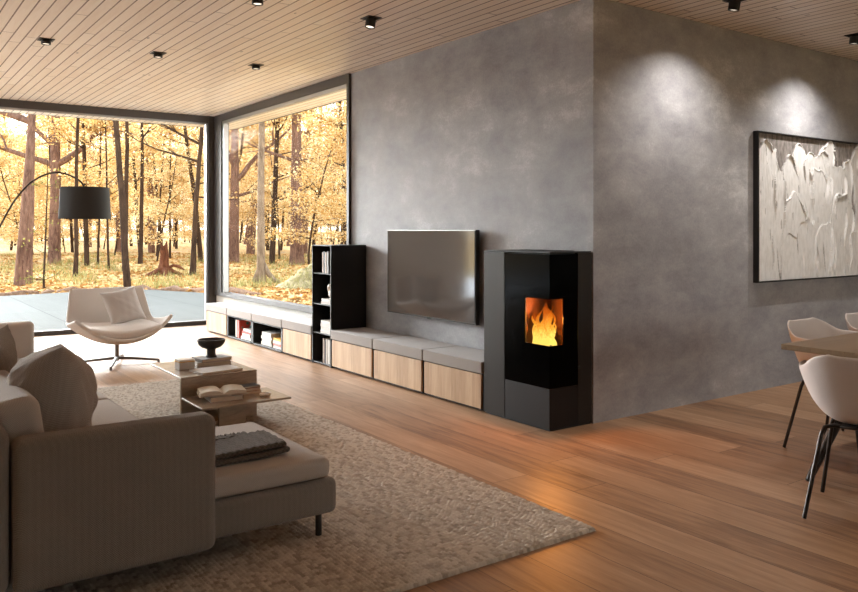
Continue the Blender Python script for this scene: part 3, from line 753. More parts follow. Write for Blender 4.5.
for i, (t, c, lab) in enumerate(((.026, (230, 224, 218), 'lowest book of the shorter stack nearest the oak door'), (.024, (200, 80, 60), 'red book in the shorter stack nearest the oak door'), (.03, (232, 226, 220), 'white book in the shorter stack nearest the oak door'), (.022, (232, 170, 60), 'orange-yellow book topping the shorter bench stack'))):
    book((3.725, 7.90, z), .20, .20, t, c, lab, 'books in the shorter bench stack', rotz=.05*(-1)**i); z += t+.001
# bookcase shelves
for i, (y, t, c, h, lab) in enumerate(((6.83, .02, (150, 128, 110), .235, 'thin tan book standing on the lowest bookcase shelf'), (6.80, .018, (66, 60, 56), .225, 'dark book standing on the lowest bookcase shelf'), (6.765, .028, (198, 186, 174), .235, 'beige book standing on the lowest bookcase shelf'), (6.722, .03, (226, 218, 210), .23, 'white book nearest the side panel, lowest bookcase shelf'))):
    book((3.70, y, .0225), .17, h, t, c, lab, 'books standing on the lowest bookcase shelf', upright=True)
z = .3075
for i, (t, c, lab) in enumerate(((.028, (236, 230, 224), 'bottom book of the lying stack in the bookcase'), (.034, (214, 206, 200), 'second book of the lying stack in the bookcase'), (.026, (236, 230, 224), 'third book of the lying stack in the bookcase'), (.03, (226, 220, 214), 'top book of the lying stack in the bookcase'))):
    book((3.70, 6.785, z), .17, .20, t, c, lab, 'books lying on the second bookcase shelf', rotz=.05*(-1)**i); z += t+.001
z = .5875
for i, (t, c, lab) in enumerate(((.026, (232, 226, 220), 'lower white book under the small sculpture'), (.024, (216, 210, 204), 'upper white book under the small sculpture'))):
    book((3.70, 6.78, z), .17, .19, t, c, lab, 'books under the bookcase sculpture', rotz=.07*(-1)**i); z += t+.001
def sculpture(z):
    r = thing('small_sculpture', 'small white knotted sculpture on two books in the bookcase', 'sculpture', (3.685, 6.765, z))
    pts = []
    for i in range(61):
        a = 2*PI*i/60; pts.append((3.685+.030*math.cos(2*a)*(1+.3*math.cos(3*a)), 6.765+.030*math.sin(2*a)*(1+.3*math.cos(3*a)), z+.082+.045*math.sin(3*a)))
    mk('knot', tube(B(), pts, .019, 10, False), M['dish'], r, 60)
    mk('base', lathe(B(), [(0, 0), (.034, 0), (.036, .006), (.022, .02), (.018, .035), (0, .035)], (3.685, 6.765, z), 24), M['dish'], r)
sculpture(z)
for i, (y, t, c, lab) in enumerate(((6.845, .018, (168, 140, 120), 'tan book standing on the top bookcase shelf'), (6.815, .03, (60, 56, 54), 'dark book in the middle of the top bookcase shelf'), (6.782, .022, (178, 158, 140), 'beige book standing on the top bookcase shelf'), (6.745, .034, (96, 90, 86), 'grey book nearest the side panel, top bookcase shelf'))):
    book((3.70, y, .8855), .17, .20+.01*(i % 2), t, c, lab, 'books standing on the top bookcase shelf', upright=True)

# ------------------------------------------------------------------ television
r = thing('television', 'large wall-hung flat television with thin dark bezel', 'television', (3.95, 5.527, .93))
mk('housing', box(B(), (3.926, 4.88, .55), (3.965, 6.175, 1.302), .004, 2), M['black_metal'], r)
mk('screen', box(B(), (3.9215, 4.892, .562), (3.9262, 6.163, 1.294), .001, 1), M['screen'], r)
mk('bezel', box(B(), (3.921, 4.883, 1.2945), (3.927, 6.172, 1.301)), M['rail'], r)
mk('wall_bracket', box(B(), (3.965, 5.3, .75), (3.999, 5.75, 1.1)), M['black_metal'], r)
mk('sensor', box(B(), (3.93, 5.50, .542), (3.945, 5.55, .552), .002, 2), M['black_metal'], r)

# ------------------------------------------------------------------ stove
def stove():
    r = thing('pellet_stove', 'black glass-fronted corner stove with graphite sides and burning fire', 'stove', (3.8, 4.05, 0))
    x0, x1, y0, y1, zt = 3.6, 3.99, 3.722, 4.385, 1.152
    yd = 4.16; xs = 3.858
    # plinth
    mk('plinth', box(B(), (x0+.015, y0+.01, 0), (x1, y1-.01, .012)), M['stove_black'], r)
    # side panel that turns the corner to the bench
    mk('side_panel', box(B(), (x0, yd+.003, .012), (x1, y1, zt-.004), .003, 2), M['stove_steel'], r)
    mk('rear_side_panel', box(B(), (xs+.003, y0, .012), (x1, y0+.03, zt-.004), .002, 2), M['stove_steel'], r)
    mk('base_panel', box(B(), (x0, y0, .012), (xs, yd-.002, .274), .003, 2), M['stove_base'], r)
    # body with a real cavity for the fire
    b = B()
    box(b, (3.875, y0+.03, .274), (x1, yd, zt-.01)); box(b, (3.625, 3.99, .274), (3.875, yd, zt-.01))
    box(b, (3.625, y0+.025, .274), (3.875, 3.99, .50)); box(b, (3.625, y0+.025, .90), (3.875, 3.99, zt-.01))
    mk('body', b, M['stove_black'], r)
    b = B()
    box(b, (3.862, y0+.028, .50), (3.875, 3.99, .90)); box(b, (3.625, 3.977, .50), (3.862, 3.99, .90)); box(b, (3.625, y0+.025, .50), (3.862, 3.977, .512))
    mk('firebox_lining', b, M['firebrick'], r)
    mk('burner_pot', lathe(B(), [(.0, 0), (.055, 0), (.062, .03), (.055, .03), (.05, .008), (0, .008)], (3.70, 3.862, .512), 20), M['stove_black'], r)
    # wrap-around glass: black printed surround and clear viewing area
    zg0, zg1 = .277, zt-.012; t = .007
    b = B(); wy, wx, wz0, wz1 = 3.958, 3.722, .552, .852
    box(b, (x0-.001, wy, zg0), (x0-.001+t, yd-.004, zg1)); box(b, (x0-.001, y0-.001, zg0), (x0-.001+t, wy, wz0)); box(b, (x0-.001, y0-.001, wz1), (x0-.001+t, wy, zg1))
    box(b, (wx, y0-.001, zg0), (xs-.002, y0-.001+t, zg1)); box(b, (x0-.001+t, y0-.001, zg0), (wx, y0-.001+t, wz0)); box(b, (x0-.001+t, y0-.001, wz1), (wx, y0-.001+t, zg1))
    mk('glass_surround', b, M['black_glass'], r)
    b = B(); box(b, (x0, y0+.004, wz0), (x0+.004, wy, wz1)); box(b, (x0+.004, y0, wz0), (wx, y0+.004, wz1))
    mk('viewing_glass', b, M['fire_glass'], r)
    mk('door_frame', box(box(B(), (3.612, 3.964, .50), (3.622, 3.972, .90)), (3.612, 3.975, .50), (3.622, 3.985, .90)), M['stove_black'], r)
    mk('top_plate', box(B(), (x0+.004, y0+.004, zt-.003), (x1, y1-.003, zt+.006), .002, 2), M['stove_black'], r)
    mk('top_grille', prism(B(), [(3.70, 3.80), (3.70, 4.12), (3.90, 4.12), (3.90, 3.80)], zt+.006, zt+.010), M['gasket'], r)
    k = mk('door_knob', box(B(), (3.852, 3.712, .385), (3.872, 3.722, .40), .002, 2), M['stove_black'], r)
    # fire
    f = thing('fire', 'orange flames burning behind the stove glass', 'fire', (3.70, 3.862, .525))
    f['kind'] = 'stuff'
    rn = random.Random(6)
    tg = B()
    for i in range(34):
        a = rn.uniform(0, 2*PI); q = rn.uniform(0, .075); h = rn.uniform(.15, .36)*(1.15-q*8)
        px, py = 3.70+q*math.cos(a), 3.862+q*math.sin(a); pts = []; rad = []
        ph = rn.uniform(0, 6)
        for k in range(13):
            s = k/12; pts.append((px+.022*math.sin(s*9+ph)*s, py+.022*math.cos(s*8+ph*1.3)*s, .525+h*s)); rad.append(max(.002, .020*(1-s)**.45*(.75+.35*math.sin(s*5+ph))*(1-.35*(s < .08))))
        tube(tg, pts, rad, 9)
    o = mk('flames', tg, M['flame'], f, 80)
    l = bpy.data.lights.new('fire_light', 'POINT'); l.energy = 30; l.color = (1, .38, .07); l.shadow_soft_size = .03
    lo = bpy.data.objects.new('fire_light', l); COL.objects.link(lo); lo.location = (3.645, 3.775, .70)
stove()

# ------------------------------------------------------------------ ceiling spots
def spot(x, y, label, tilt=(0, 0), energy=25, size=80, adj=True, col=(1, .90, .80), blend=1.0):
    r = thing('ceiling_spotlight', label, 'ceiling light', (x, y, ZC), 'black spotlights set in the timber ceiling')
    s = .058
    b = B()
    for lo, hi in (((-s, -s), (s, -s+.014)), ((-s, s-.014), (s, s)), ((-s, -s+.014), (-s+.014, s-.014)), ((s-.014, -s+.014), (s, s-.014))):
        box(b, (x+lo[0], y+lo[1], ZC-.006), (x+hi[0], y+hi[1], ZC-.0005))
    mk('trim_ring', b, M['graphite'], r)
    mk('backing', box(B(), (x-s+.014, y-s+.014, ZC-.002), (x+s-.014, y+s-.014, ZC-.0005)), M['gasket'], r)
    m = Matrix.Translation((x, y, ZC-.010)) @ Matrix.Rotation(tilt[0], 4, 'X') @ Matrix.Rotation(tilt[1], 4, 'Y')
    L = .062 if adj else .03
    b = lathe(B(), [(0, 0), (.036, 0), (.038, -.004), (.038, -L), (.032, -L), (.030, -L+.01), (0, -L+.01)], (0, 0, 0), 24)
    bmesh.ops.transform(b, matrix=m, verts=b.verts)
    h = mk('lamp_head', b, M['black_metal'], r)
    b = lathe(B(), [(0, -L+.009), (.0285, -L+.009), (.0285, -L+.006), (0, -L+.006)], (0, 0, 0), 20); bmesh.ops.transform(b, matrix=m, verts=b.verts)
    mk('lens', b, M['lens'], h)
    if energy:
        l = bpy.data.lights.new('spot', 'SPOT'); l.energy = energy; l.spot_size = R(size); l.spot_blend = blend; l.color = col; l.shadow_soft_size = .03
        o = bpy.data.objects.new('spot_beam', l); COL.objects.link(o); o.matrix_world = m @ Matrix.Translation((0, 0, -L-.01))
spot(1.235, 7.178, 'black ceiling spotlight furthest from the concrete wall, first in the row near the window', energy=8, adj=False)
spot(2.139, 7.15, 'black ceiling spotlight in the middle of the row near the window', energy=8, adj=False)
spot(3.054, 7.129, 'black ceiling spotlight closest to the bookcase in the window row', energy=8, adj=False)
spot(2.14, 4.97, 'black ceiling spotlight cut by the top edge of the picture', energy=6)
spot(3.071, 5.054, 'black tilted ceiling spotlight in front of the television wall', (0, R(10)), energy=10)
spot(4.85, 3.216, 'black wall-washing spotlight above the bare concrete by the corner', (R(10), 0), energy=52, size=124, col=(1, .93, .87))
spot(6.513, 3.235, 'black wall-washing spotlight above the white painting', (R(8), 0), energy=66, size=124, col=(1, .94, .89))
spot(4.6, 1.2, 'black ceiling spotlight over the dining table end', (0, 0), energy=20, size=120, col=(1, .80, .62))
spot(3.0, 1.6, 'black ceiling spotlight over the open floor before the dining table', (0, 0), energy=18, size=125, col=(1, .78, .58))

# ------------------------------------------------------------------ painting
def painting():
    x0, x1, z0, z1, yf = 5.853, 8.05, .875, 2.098, YR
    r = thing('painting', 'large white palette-knife relief painting in thin black frame', 'painting', ((x0+x1)/2, yf-.02, (z0+z1)/2))
    b = B(); t = .016; d0, d1 = yf-.045, yf-.001
    box(b, (x0, d0, z0), (x0+t, d1, z1)); box(b, (x1-t, d0, z0), (x1, d1, z1)); box(b, (x0+t, d0, z0), (x1-t, d1, z0+t*.6)); box(b, (x0+t, d0, z1-t*.6), (x1-t, d1, z1))
    mk('frame', b, M['black_metal'], r)
    nu, nv = 460, 260; U = np.linspace(0, x1-x0-2*t-.004, nu); Vv = np.linspace(0, z1-z0-.022, nv); UU, VV = np.meshgrid(U, Vv, indexing='ij')
    H = np.zeros_like(UU); white = np.zeros_like(UU); g = np.random.default_rng(14); ht = Vv[-1]
    cols = []; x = -.05
    while x < U[-1]:
        w = g.uniform(.16, .32); n = g.integers(1, 4); zs = np.sort(g.uniform(.30, 1.0, n))[::-1]*ht*1.0; zs[0] = ht*g.uniform(.82, 1.0)
        for zt in zs: cols.append((x+g.uniform(-.06, .06), w*g.uniform(.8, 1.2), zt, g.uniform(.004, .012)))
        x += w*.78
    cols.sort(key=lambda c: -c[2])
    wob = .018*np.sin(UU*37+VV*9)+.012*np.sin(VV*23+UU*5)
    wobx = .016*np.sin(VV*8.0)+.010*np.sin(VV*19+1.3)
    for (cx, w, zt, hh) in cols:
        u = (UU+wobx*(1+np.sin(cx*9))-cx)/w; inside = (u > 0) & (u < 1)
        top = zt-w*.55*np.abs(2*u-1)**3+wob
        edge = np.minimum(np.minimum(u, 1-u)*w, (top-VV))
        m = inside & (VV < top)
        ridge = .020*np.exp(-(edge/.008)**2)*(0.5+.5*np.sin(VV*13+cx*20))
        H = np.where(m, hh+ridge, H); white = np.where(m, 1.0, white)
    tear = np.sin(UU*61+3*np.sin(VV*5))*np.sin(VV*6.3+UU*17+2)+.35*np.sin(UU*140+VV*20)
    scar = tear > 1.12
    white = np.where(scar, .35, white); H = np.where(scar, H-.004, H)
    H += .0006*np.sin(UU*260+3*np.sin(VV*11))
    P = np.stack([x0+t+.002+UU, yf-.018-H, z0+.011+VV], -1)
    tN = NT('relief_paint'); at = tN.new('ShaderNodeVertexColor', layer_name='paint')
    c = tN.co((1, 1, .4)); n = tN.noise(c, 30, 4, .6)
    gr = tN.ramp(n, [(.35, srgb(112, 106, 102)), (.65, srgb(160, 154, 150))]); wh = tN.ramp(n, [(.3, srgb(222, 222, 220)), (.6, srgb(240, 240, 239))])
    col = tN.mix(gr, wh, at.outputs[0]); tN.bump(n, .15, .002); mat = tN.set(col, .6, 0, .3)
    o = grid_mesh('canvas', P, mat, r, angle=80)
    ca = o.data.color_attributes.new('paint', 'FLOAT_COLOR', 'POINT'); w = white.reshape(-1)
    ca.data.foreach_set('color', np.stack([w, w, w, np.ones_like(w)], -1).astype(np.float32).ravel())
    mk('backing_board', box(B(), (x0+t, yf-.014, z0+.01), (x1-t, yf-.001, z1-.01)), M['gasket'], r)
painting()

# ------------------------------------------------------------------ rug
def rug():
    x0, x1, y0, y1 = .15, 2.585, 2.385, 6.85; s = .006
    nx, ny = int((x1-x0)/s), int((y1-y0)/s)
    X, Y = np.meshgrid(np.linspace(x0, x1, nx), np.linspace(y0, y1, ny), indexing='ij')
    pitch = .019; row = np.floor((X-x0)/pitch); g = np.random.default_rng(2)
    off = g.random(int(row.max())+2)[row.astype(int)]
    fy = (Y-y0)/.025+off*1.0+.15*np.sin(Y*9+row)
    cell = np.floor(fy); key = ((row*7919+cell*104729) % 4096).astype(int); rv = g.random(4096)[key]
    fx = (X-x0)/pitch-row; h = np.sqrt(np.clip(np.sin(PI*fx), 0, 1))*np.sqrt(np.clip(np.abs(np.sin(PI*(fy-cell))), 0, 1))
    Z = .010+.009*h*(.6+.6*rv)
    e = np.minimum(np.minimum(X-x0, x1-X), np.minimum(Y-y0, y1-Y)); Z = np.where(e < .001, .001, Z)
    t = NT('wool_loop'); at = t.new('ShaderNodeVertexColor', layer_name='yarn'); c = t.co(); n = t.noise(c, 160, 3, .7); bgn = t.noise(c, 2.2, 3)
    f = t.math('ADD', t.math('MULTIPLY', at.outputs[0], .50), t.math('ADD', t.math('MULTIPLY', n, .36), t.math('MULTIPLY', bgn, .14)))
    col = t.ramp(f, [(.10, srgb(100, 90, 79)), (.26, srgb(150, 140, 128)), (.50, srgb(182, 173, 161)), (.85, srgb(204, 196, 185))])
    t.bump(n, .5, .004); mat = t.set(col, 1, 0, .1)
    o = grid_mesh('rug', np.stack([X, Y, Z], -1), mat, None, angle=90)
    ca = o.data.color_attributes.new('yarn', 'FLOAT_COLOR', 'POINT'); w = rv.reshape(-1)
    ca.data.foreach_set('color', np.stack([w, w, w, np.ones_like(w)], -1).astype(np.float32).ravel())
    tag(o, 'beige woven wool loop rug under sofa and coffee table', 'rug')
rug()
ZR = .017

# ------------------------------------------------------------------ sofa
def soft(name, lo, hi, mat, parent, bev=.04, seg=5, puff=0.0, axis=2, sub=0):
    b = B(); box(b, lo, hi, bev, seg)
    if puff:
        bmesh.ops.subdivide_edges(b, edges=[e for e in b.edges if e.calc_length() > .12], cuts=8, use_grid_fill=True)
        lo, hi = Vector(lo), Vector(hi); c = (lo+hi)/2; h = (hi-lo)/2
        for v in b.verts:
            q = [(v.co[i]-c[i])/h[i] for i in range(3)]
            o_ = [i for i in range(3) if i != axis]
            f = (1-min(1, abs(q[o_[0]]))**2.5)*(1-min(1, abs(q[o_[1]]))**2.5)
            v.co[axis] += puff*f*(1 if q[axis] > 0 else -1)*min(1, abs(q[axis]))
    return mk(name, b, mat, parent, 50)
def sofa():
    r = thing('sofa', 'long light grey corner sofa with chaise end on thin dark legs', 'sofa', (.8, 4.8, 0))
    soft('armrest', (.40, 2.885, .10), (1.085, 3.005, .610), M['sofa'], r, .035, 5)
    soft('armrest', (.40, 6.60, .10), (1.060, 6.72, .610), M['armchair'], r, .035, 5)  # far arm in paler cloth than the near one, daylight put into the colour
    soft('backrest', (.20, 2.89, .10), (.395, 6.72, .66), M['sofa'], r, .05, 5)
    soft('chaise_base', (.98, 2.955, .11), (1.635, 3.77, .258), M['sofa'], r, .03, 4)
    soft('chaise_cushion', (.98, 2.960, .262), (1.605, 3.765, .345), M['seat'], r, .028, 5, .010)
    soft('seat_base', (.41, 3.01, .11), (.975, 3.77, .258), M['sofa'], r, .03, 4)
    soft('seat_cushion', (.42, 3.01, .262), (.978, 3.765, .345), M['seat'], r, .02, 4)
    soft('seat_base', (.41, 3.775, .11), (1.145, 6.595, .258), M['sofa'], r, .03, 4)
    for i in range(3):
        soft('seat_cushion', (.42, 3.775+i*.942, .262), (1.15, 3.775+(i+1)*.942-.006, .350), M['seat'], r, .028, 5, .012)
    for i in range(4):
        y = 3.06+i*.885
        b = B(); box(b, (0, -.42, 0), (.16, .42, .36), .05, 5)
        bmesh.ops.transform(b, matrix=Matrix.Translation((.40, y+.42, .345)) @ Matrix.Rotation(R(-8), 4, 'Y'), verts=b.verts)
        mk('back_cushion', b, M['seat'], r, 50)
    for x, y in ((1.565, 3.00), (1.565, 3.70), (.46, 3.05), (.46, 6.6), (1.08, 6.55), (1.08, 4.7)):
        mk('leg', tube(B(), [(x, y, ZR+.001), (x, y, .125)], .0135, 12), M['graphite'], r)
    return r
sofa()
def pillow(w, h, d, mat, wr=0.004, seed=0, piping=None):
    """throw pillow standing in the XZ plane, centred"""
    n = 44; P = []
    g = random.Random(seed); V = []; F = []
    for side in (1, -1):
        base = len(V)
        for i in range(n+1):
            for j in range(n+1):
                u = i/n*2-1; v = j/n*2-1
                pin = 1-.10*(1-abs(u)**2)*(abs(v)**3); pin2 = 1-.10*(1-abs(v)**2)*(abs(u)**3)
                th = d*((max(0, 1-abs(u)**2.6))**.55)*((max(0, 1-abs(v)**2.6))**.55)
                wv = wr*(math.sin(u*13+v*5+seed)*math.sin(v*7-u*3)+.9*math.sin(math.atan2(v-1, u+1)*26+seed)*math.exp(-((u+1)**2+(v-1)**2)*.9)+.8*math.sin(math.atan2(v+1, u-1)*22)*math.exp(-((u-1)**2+(v+1)**2)*1.2))*(1-abs(u)**4)*(1-abs(v)**4)
                edge = (abs(u)**6+abs(v)**6); wv2 = wr*.25*math.sin((u+v)*30+seed)*min(1, edge)*(1 if max(abs(u), abs(v)) < .999 else 0)
                V.append((u*w/2*pin2, side*(th/2+wv*.8+wv2), v*h/2*pin))
        for i in range(n):
            for j in range(n):
                a = base+i*(n+1)+j; F.append((a, a+1, a+n+2, a+n+1) if side > 0 else (a, a+n+1, a+n+2, a+1))
    me = bpy.data.meshes.new('pillow'); me.from_pydata(V, [], F)
    bm = B(); bm.from_mesh(me); bmesh.ops.remove_doubles(bm, verts=bm.verts, dist=.0004); bmesh.ops.recalc_face_normals(bm, faces=bm.faces); bm.to_mesh(me); bm.free()
    o = fin('throw_pillow', me, mat, None, 80); return o
p = pillow(.54, .50, .34, M['pillow'], .011, 2)
p.rotation_euler = (R(12), R(6), R(80)); p.location = (.60, 3.46, .595); tag(p, 'large grey ribbed pillow leaning on the sofa arm', 'pillow')
p = pillow(.54, .50, .20, M['sofa'], .008, 5)
p.rotation_euler = (R(16), R(-4), R(78)); p.location = (.44, 3.98, .60); tag(p, 'second woven pillow tucked behind the large ribbed one', 'pillow')

def throw():
    r = thing('throw_blanket', 'folded charcoal knitted throw with fringe on the chaise', 'blanket', (1.24, 3.22, .365))
    x0, x1, y0, y1 = .95, 1.475, 3.075, 3.33
    for k, (z0, z1, dx, dy) in enumerate(((.360, .383, 0, 0), (.383, .405, -.012, .008))):
        nu, nv = 60, 30; b = B(); box(b, (x0+dx, y0+dy, z0), (x1+dx, y1-dy*.5, z1), .010, 4)
        bmesh.ops.subdivide_edges(b, edges=[e for e in b.edges if e.calc_length() > .1], cuts=40, use_grid_fill=True)
        for v in b.verts:
            v.co.z += .004*math.sin(v.co.x*190)*math.sin(v.co.y*95)*(1 if v.co.z > (z0+z1)/2 else 0)+.005*math.sin(v.co.x*9+k)
            v.co.y += .004*math.sin(v.co.x*22)
        mk('folded_layer', b, M['throw'], r, 60)
    b = B(); rn = random.Random(2)
    for i in range(75):
        x = x0+.01+i*(x1-x0-.10)/75; 
        tube(b, [(x, y1-.03, .404), (x+rn.uniform(-.004, .004), y1+.012, .402+rn.uniform(0, .008)), (x+rn.uniform(-.01, .01), y1+.045, .376+rn.uniform(-.005, .010))], [.0035, .004, .002], 5)
    f = mk('fringe', b, M['throw'], r, 60); f['kind'] = 'stuff'
throw()

# ------------------------------------------------------------------ coffee table
def coffee():
    r = thing('coffee_table', 'low two-tier beige stone coffee table on the rug', 'coffee table', (1.95, 5.3, 0))
    mk('upright_panel', box(B(), (1.700, 5.185, ZR), (2.228, 5.213, .3195), .002, 1), M['stone'], r)
    mk('tabletop', box(B(), (1.700, 5.185, .3200), (2.228, 5.86, .3330), .002, 1), M['stone'], r)
    mk('lower_shelf', box(B(), (1.700, 4.790, .190), (2.300, 5.184, .2035), .002, 1), M['stone'], r)
    mk('cross_panel', box(B(), (1.875, 4.96, ZR), (2.055, 4.99, .1895), .002, 1), M['stone'], r)
    mk('rear_panel', box(B(), (1.95, 5.214, ZR), (1.98, 5.80, .3195), .002, 1), M['stone'], r)
coffee()
ZT = .3335
book((1.985, 5.315, ZT), .30, .20, .012, (214, 208, 200), 'thin pale magazine lying flat on the upper coffee table top', rotz=.12, name='magazine')
book((2.055, 5.59, ZT), .24, .18, .028, (200, 192, 184), 'lower grey book beneath the dark pedestal bowl', rotz=-.15)
book((2.06, 5.595, ZT+.029), .23, .17, .022, (110, 104, 100), 'upper dark-edged book directly under the pedestal bowl', rotz=.1)
r = thing('pedestal_bowl', 'dark brown footed bowl on two books on the coffee table', 'bowl', (2.055, 5.60, ZT+.052))
c0 = (2.055, 5.60, ZT+.052)
mk('foot', lathe(B(), [(0, 0), (.040, 0), (.042, .004), (.033, .012), (.030, .03), (.032, .058), (0, .058)], c0, 32), M['ceramic'], r, 50)
mk('bowl', lathe(B(), [(0, .056), (.035, .058), (.068, .070), (.090, .090), (.098, .112), (.099, .126), (.092, .127), (.088, .110), (.060, .082), (0, .074)], c0, 40), M['ceramic'], r, 50)
r = thing('trinket_box', 'small grey marble box with brass lid line on table', 'box', (1.83, 5.50, ZT))
b = B(); box(b, (-.055, -.045, 0), (.055, .045, .052), .003, 2); me_off = Matrix.Translation((1.83, 5.50, ZT+.0005)) @ Matrix.Rotation(.05, 4, 'Z'); bmesh.ops.transform(b, matrix=me_off, verts=b.verts); mk('box_body', b, plain('grey_marble', srgb(176, 172, 168), .3), r)
b = B(); box(b, (-.0565, -.0465, .0525), (.0565, .0465, .057)); bmesh.ops.transform(b, matrix=me_off, verts=b.verts); mk('brass_band', b, plain('brass', srgb(196, 150, 70), .3, .9), r)
b = B(); box(b, (-.055, -.045, .0575), (.055, .045, .070), .003, 2); bmesh.ops.transform(b, matrix=me_off, verts=b.verts); mk('lid', b, plain('white_lid', srgb(220, 216, 210), .3), r)
ZL = .204
book((1.915, 4.99, ZL), .21, .16, .030, (228, 222, 214), 'white book at the bottom of the lower-shelf pile', rotz=-.1)
def openbook():
    r = thing('open_book', 'thick open book face down on the lower table shelf', 'book', (1.905, 5.0, ZL+.031))
    n = 24
    for k, (th, zz, mat, nm, w) in enumerate(((.006, 0, cov((206, 190, 168)), 'cover', .30), (.026, .007, M['paper'], 'pages', .285))):
        V = []; F = []
        for i in range(n+1):
            u = i/n*2-1; a = abs(u); zt = zz+.006*math.sin(a*PI)-.004*(1-a)
            for (yy, zo) in ((-.10+.004*k, 0), (.10-.004*k, 0), (.10-.004*k, th*(.35+.65*min(1, a*5)*(1-.45*a**3))), (-.10+.004*k, th*(.35+.65*min(1, a*5)*(1-.45*a**3)))):
                V.append((u*w/2, yy, zt+zo+.004))
        for i in range(n):
            for q in range(4): F.append((i*4+q, i*4+(q+1) % 4, (i+1)*4+(q+1) % 4, (i+1)*4+q))
        F.append((0, 1, 2, 3)); F.append((n*4+3, n*4+2, n*4+1, n*4))
        me = bpy.data.meshes.new(nm); me.from_pydata(V, [], F); bm = B(); bm.from_mesh(me); bmesh.ops.recalc_face_normals(bm, faces=bm.faces); bm.to_mesh(me); bm.free()
        o = fin(nm, me, mat, None, 50); o.parent = r
    r.rotation_euler = (0, 0, -.22)
openbook()
book((2.12, 5.075, ZL), .14, .11, .018, (150, 132, 112), 'tan book under the small dark book by the upright panel', rotz=.1)
book((2.125, 5.08, ZL+.019), .13, .10, .020, (150, 100, 66), 'small brown-edged book second in the little pile', rotz=-.05)
book((2.125, 5.08, ZL+.040), .125, .10, .012, (62, 60, 62), 'small dark notebook on top of the little pile', rotz=.04)
o = mk('small_dish', lathe(B(), [(0, 0), (.028, 0), (.036, .010), (.037, .019), (.031, .020), (.028, .012), (0, .009)], (0, 0, 0), 28), M['dish'], None, 50); o.location = (2.165, 4.905, ZL); tag(o, 'small round off-white dish on the lower shelf corner', 'dish')

# ------------------------------------------------------------------ armchair
def shell(C, E, thick, nb=28, na=33, pw=2.2, pz=2.6, xe=1.0):
    """C(b)->(y,z) centre line, E(b)->(x,y,z) edge; b 0 front .. 1 top of back"""
    P = np.zeros((nb, na, 3))
    for i in range(nb):
        bb = i/(nb-1); cy_, cz = C(bb); ex, ey, ez = E(bb)
        for j in range(na):
            a = j/(na-1)*2-1; s = abs(a)
            P[i, j] = (math.copysign(s**xe, a)*ex, cy_+(ey-cy_)*s**pw, cz+(ez-cz)*s**pz)
    return P
def interp(keys):
    ts = [k[0] for k in keys]; n = len(keys[0][1])
    def f(t):
        # smooth Catmull-Rom through the keys
        i = max(0, min(len(ts)-2, next((q for q in range(len(ts)-1) if t <= ts[q+1]), len(ts)-2)))
        u = (t-ts[i])/(ts[i+1]-ts[i]); p1, p2 = keys[i][1], keys[i+1][1]; p0 = keys[max(0, i-1)][1]; p3 = keys[min(len(keys)-1, i+2)][1]
        return [.5*((2*p1[k])+(-p0[k]+p2[k])*u+(2*p0[k]-5*p1[k]+4*p2[k]-p3[k])*u*u+(-p0[k]+3*p1[k]-3*p2[k]+p3[k])*u**3) for k in range(n)]
    return f
def shell_obj(name, P, thick, mat, parent, offset=-1, sub=1, bevel=True):
    o = grid_mesh(name, P, mat, None, angle=80); o.parent = parent
    s = o.modifiers.new('solid', 'SOLIDIFY'); s.thickness = thick; s.offset = offset
    if sub: ss = o.modifiers.new('sub', 'SUBSURF'); ss.levels = sub; ss.render_levels = sub
    dg = bpy.context.evaluated_depsgraph_get(); me = bpy.data.meshes.new_from_object(o.evaluated_get(dg)); o.modifiers.clear(); o.data = me
    me.polygons.foreach_set('use_smooth', [True]*len(me.polygons)); return o
def armchair():
    r = thing('swivel_armchair', 'light grey winged swivel lounge chair on a four-star base', 'armchair', (2.02, 8.07, 0))
    C = interp([(0, (-.40, .285)), (.25, (-.20, .245)), (.5, (.10, .235)), (.66, (.27, .30)), (.82, (.33, .50)), (1, (.39, .72))])
    E = interp([(0, (.43, -.30, .49)), (.25, (.435, -.14, .455)), (.5, (.42, .10, .42)), (.62, (.40, .24, .43)), (.80, (.375, .31, .57)), (1, (.35, .36, .72))])
    P = shell(C, E, .03, 30, 37, 1.8, 2.0, .92)
    shell_obj('upholstered_shell', P, .035, M['armchair'], r, 1)
    # loose seat cushion following the shell
    b = B(); box(b, (-.33, -.37, .285), (.33, .23, .372), .035, 5)
    bmesh.ops.subdivide_edges(b, edges=[e for e in b.edges if e.calc_length() > .1], cuts=8, use_grid_fill=True)
    for v in b.verts:
        v.co.z += .020*(1-(v.co.x/.34)**2)*(1-(v.co.y/.42)**2)*(v.co.z > .33)+(.07*(abs(v.co.x)/.33)**2.5 if v.co.z < .33 else .035*(abs(v.co.x)/.33)**2.5)-.018*(1-(v.co.x/.33)**2)*(v.co.y < -.3)
        v.co.x *= 1-.10*max(0, v.co.y/.23)
    bmesh.ops.recalc_face_normals(b, faces=b.faces); me = bpy.data.meshes.new('seat_cushion'); b.to_mesh(me); b.free(); o = fin('seat_cushion', me, M['armchair_in'], None, 50); o.parent = r
    b = B(); tube(b, [(0, 0, .03), (0, 0, .215)], .020, 16); box(b, (-.10, -.10, .205), (.10, .10, .222), .004, 2)
    me = bpy.data.meshes.new('post'); b.to_mesh(me); b.free(); o = fin('post', me, M['chrome'], None, 40); o.parent = r
    for k in range(4):
        a = R(68)+k*PI/2; dx, dy = math.cos(a), math.sin(a)
        b = B(); tube(b, [(0, 0, .058), (dx*.12, dy*.12, .050), (dx*.39, dy*.39, .026)], [.018, .015, .011], 10); tube(b, [(dx*.385, dy*.385, .001), (dx*.385, dy*.385, .026)], .013, 10)
        me = bpy.data.meshes.new('base_arm'); b.to_mesh(me); b.free(); o = fin('base_arm', me, M['chrome'], None, 40); o.parent = r
    return r
armchair()
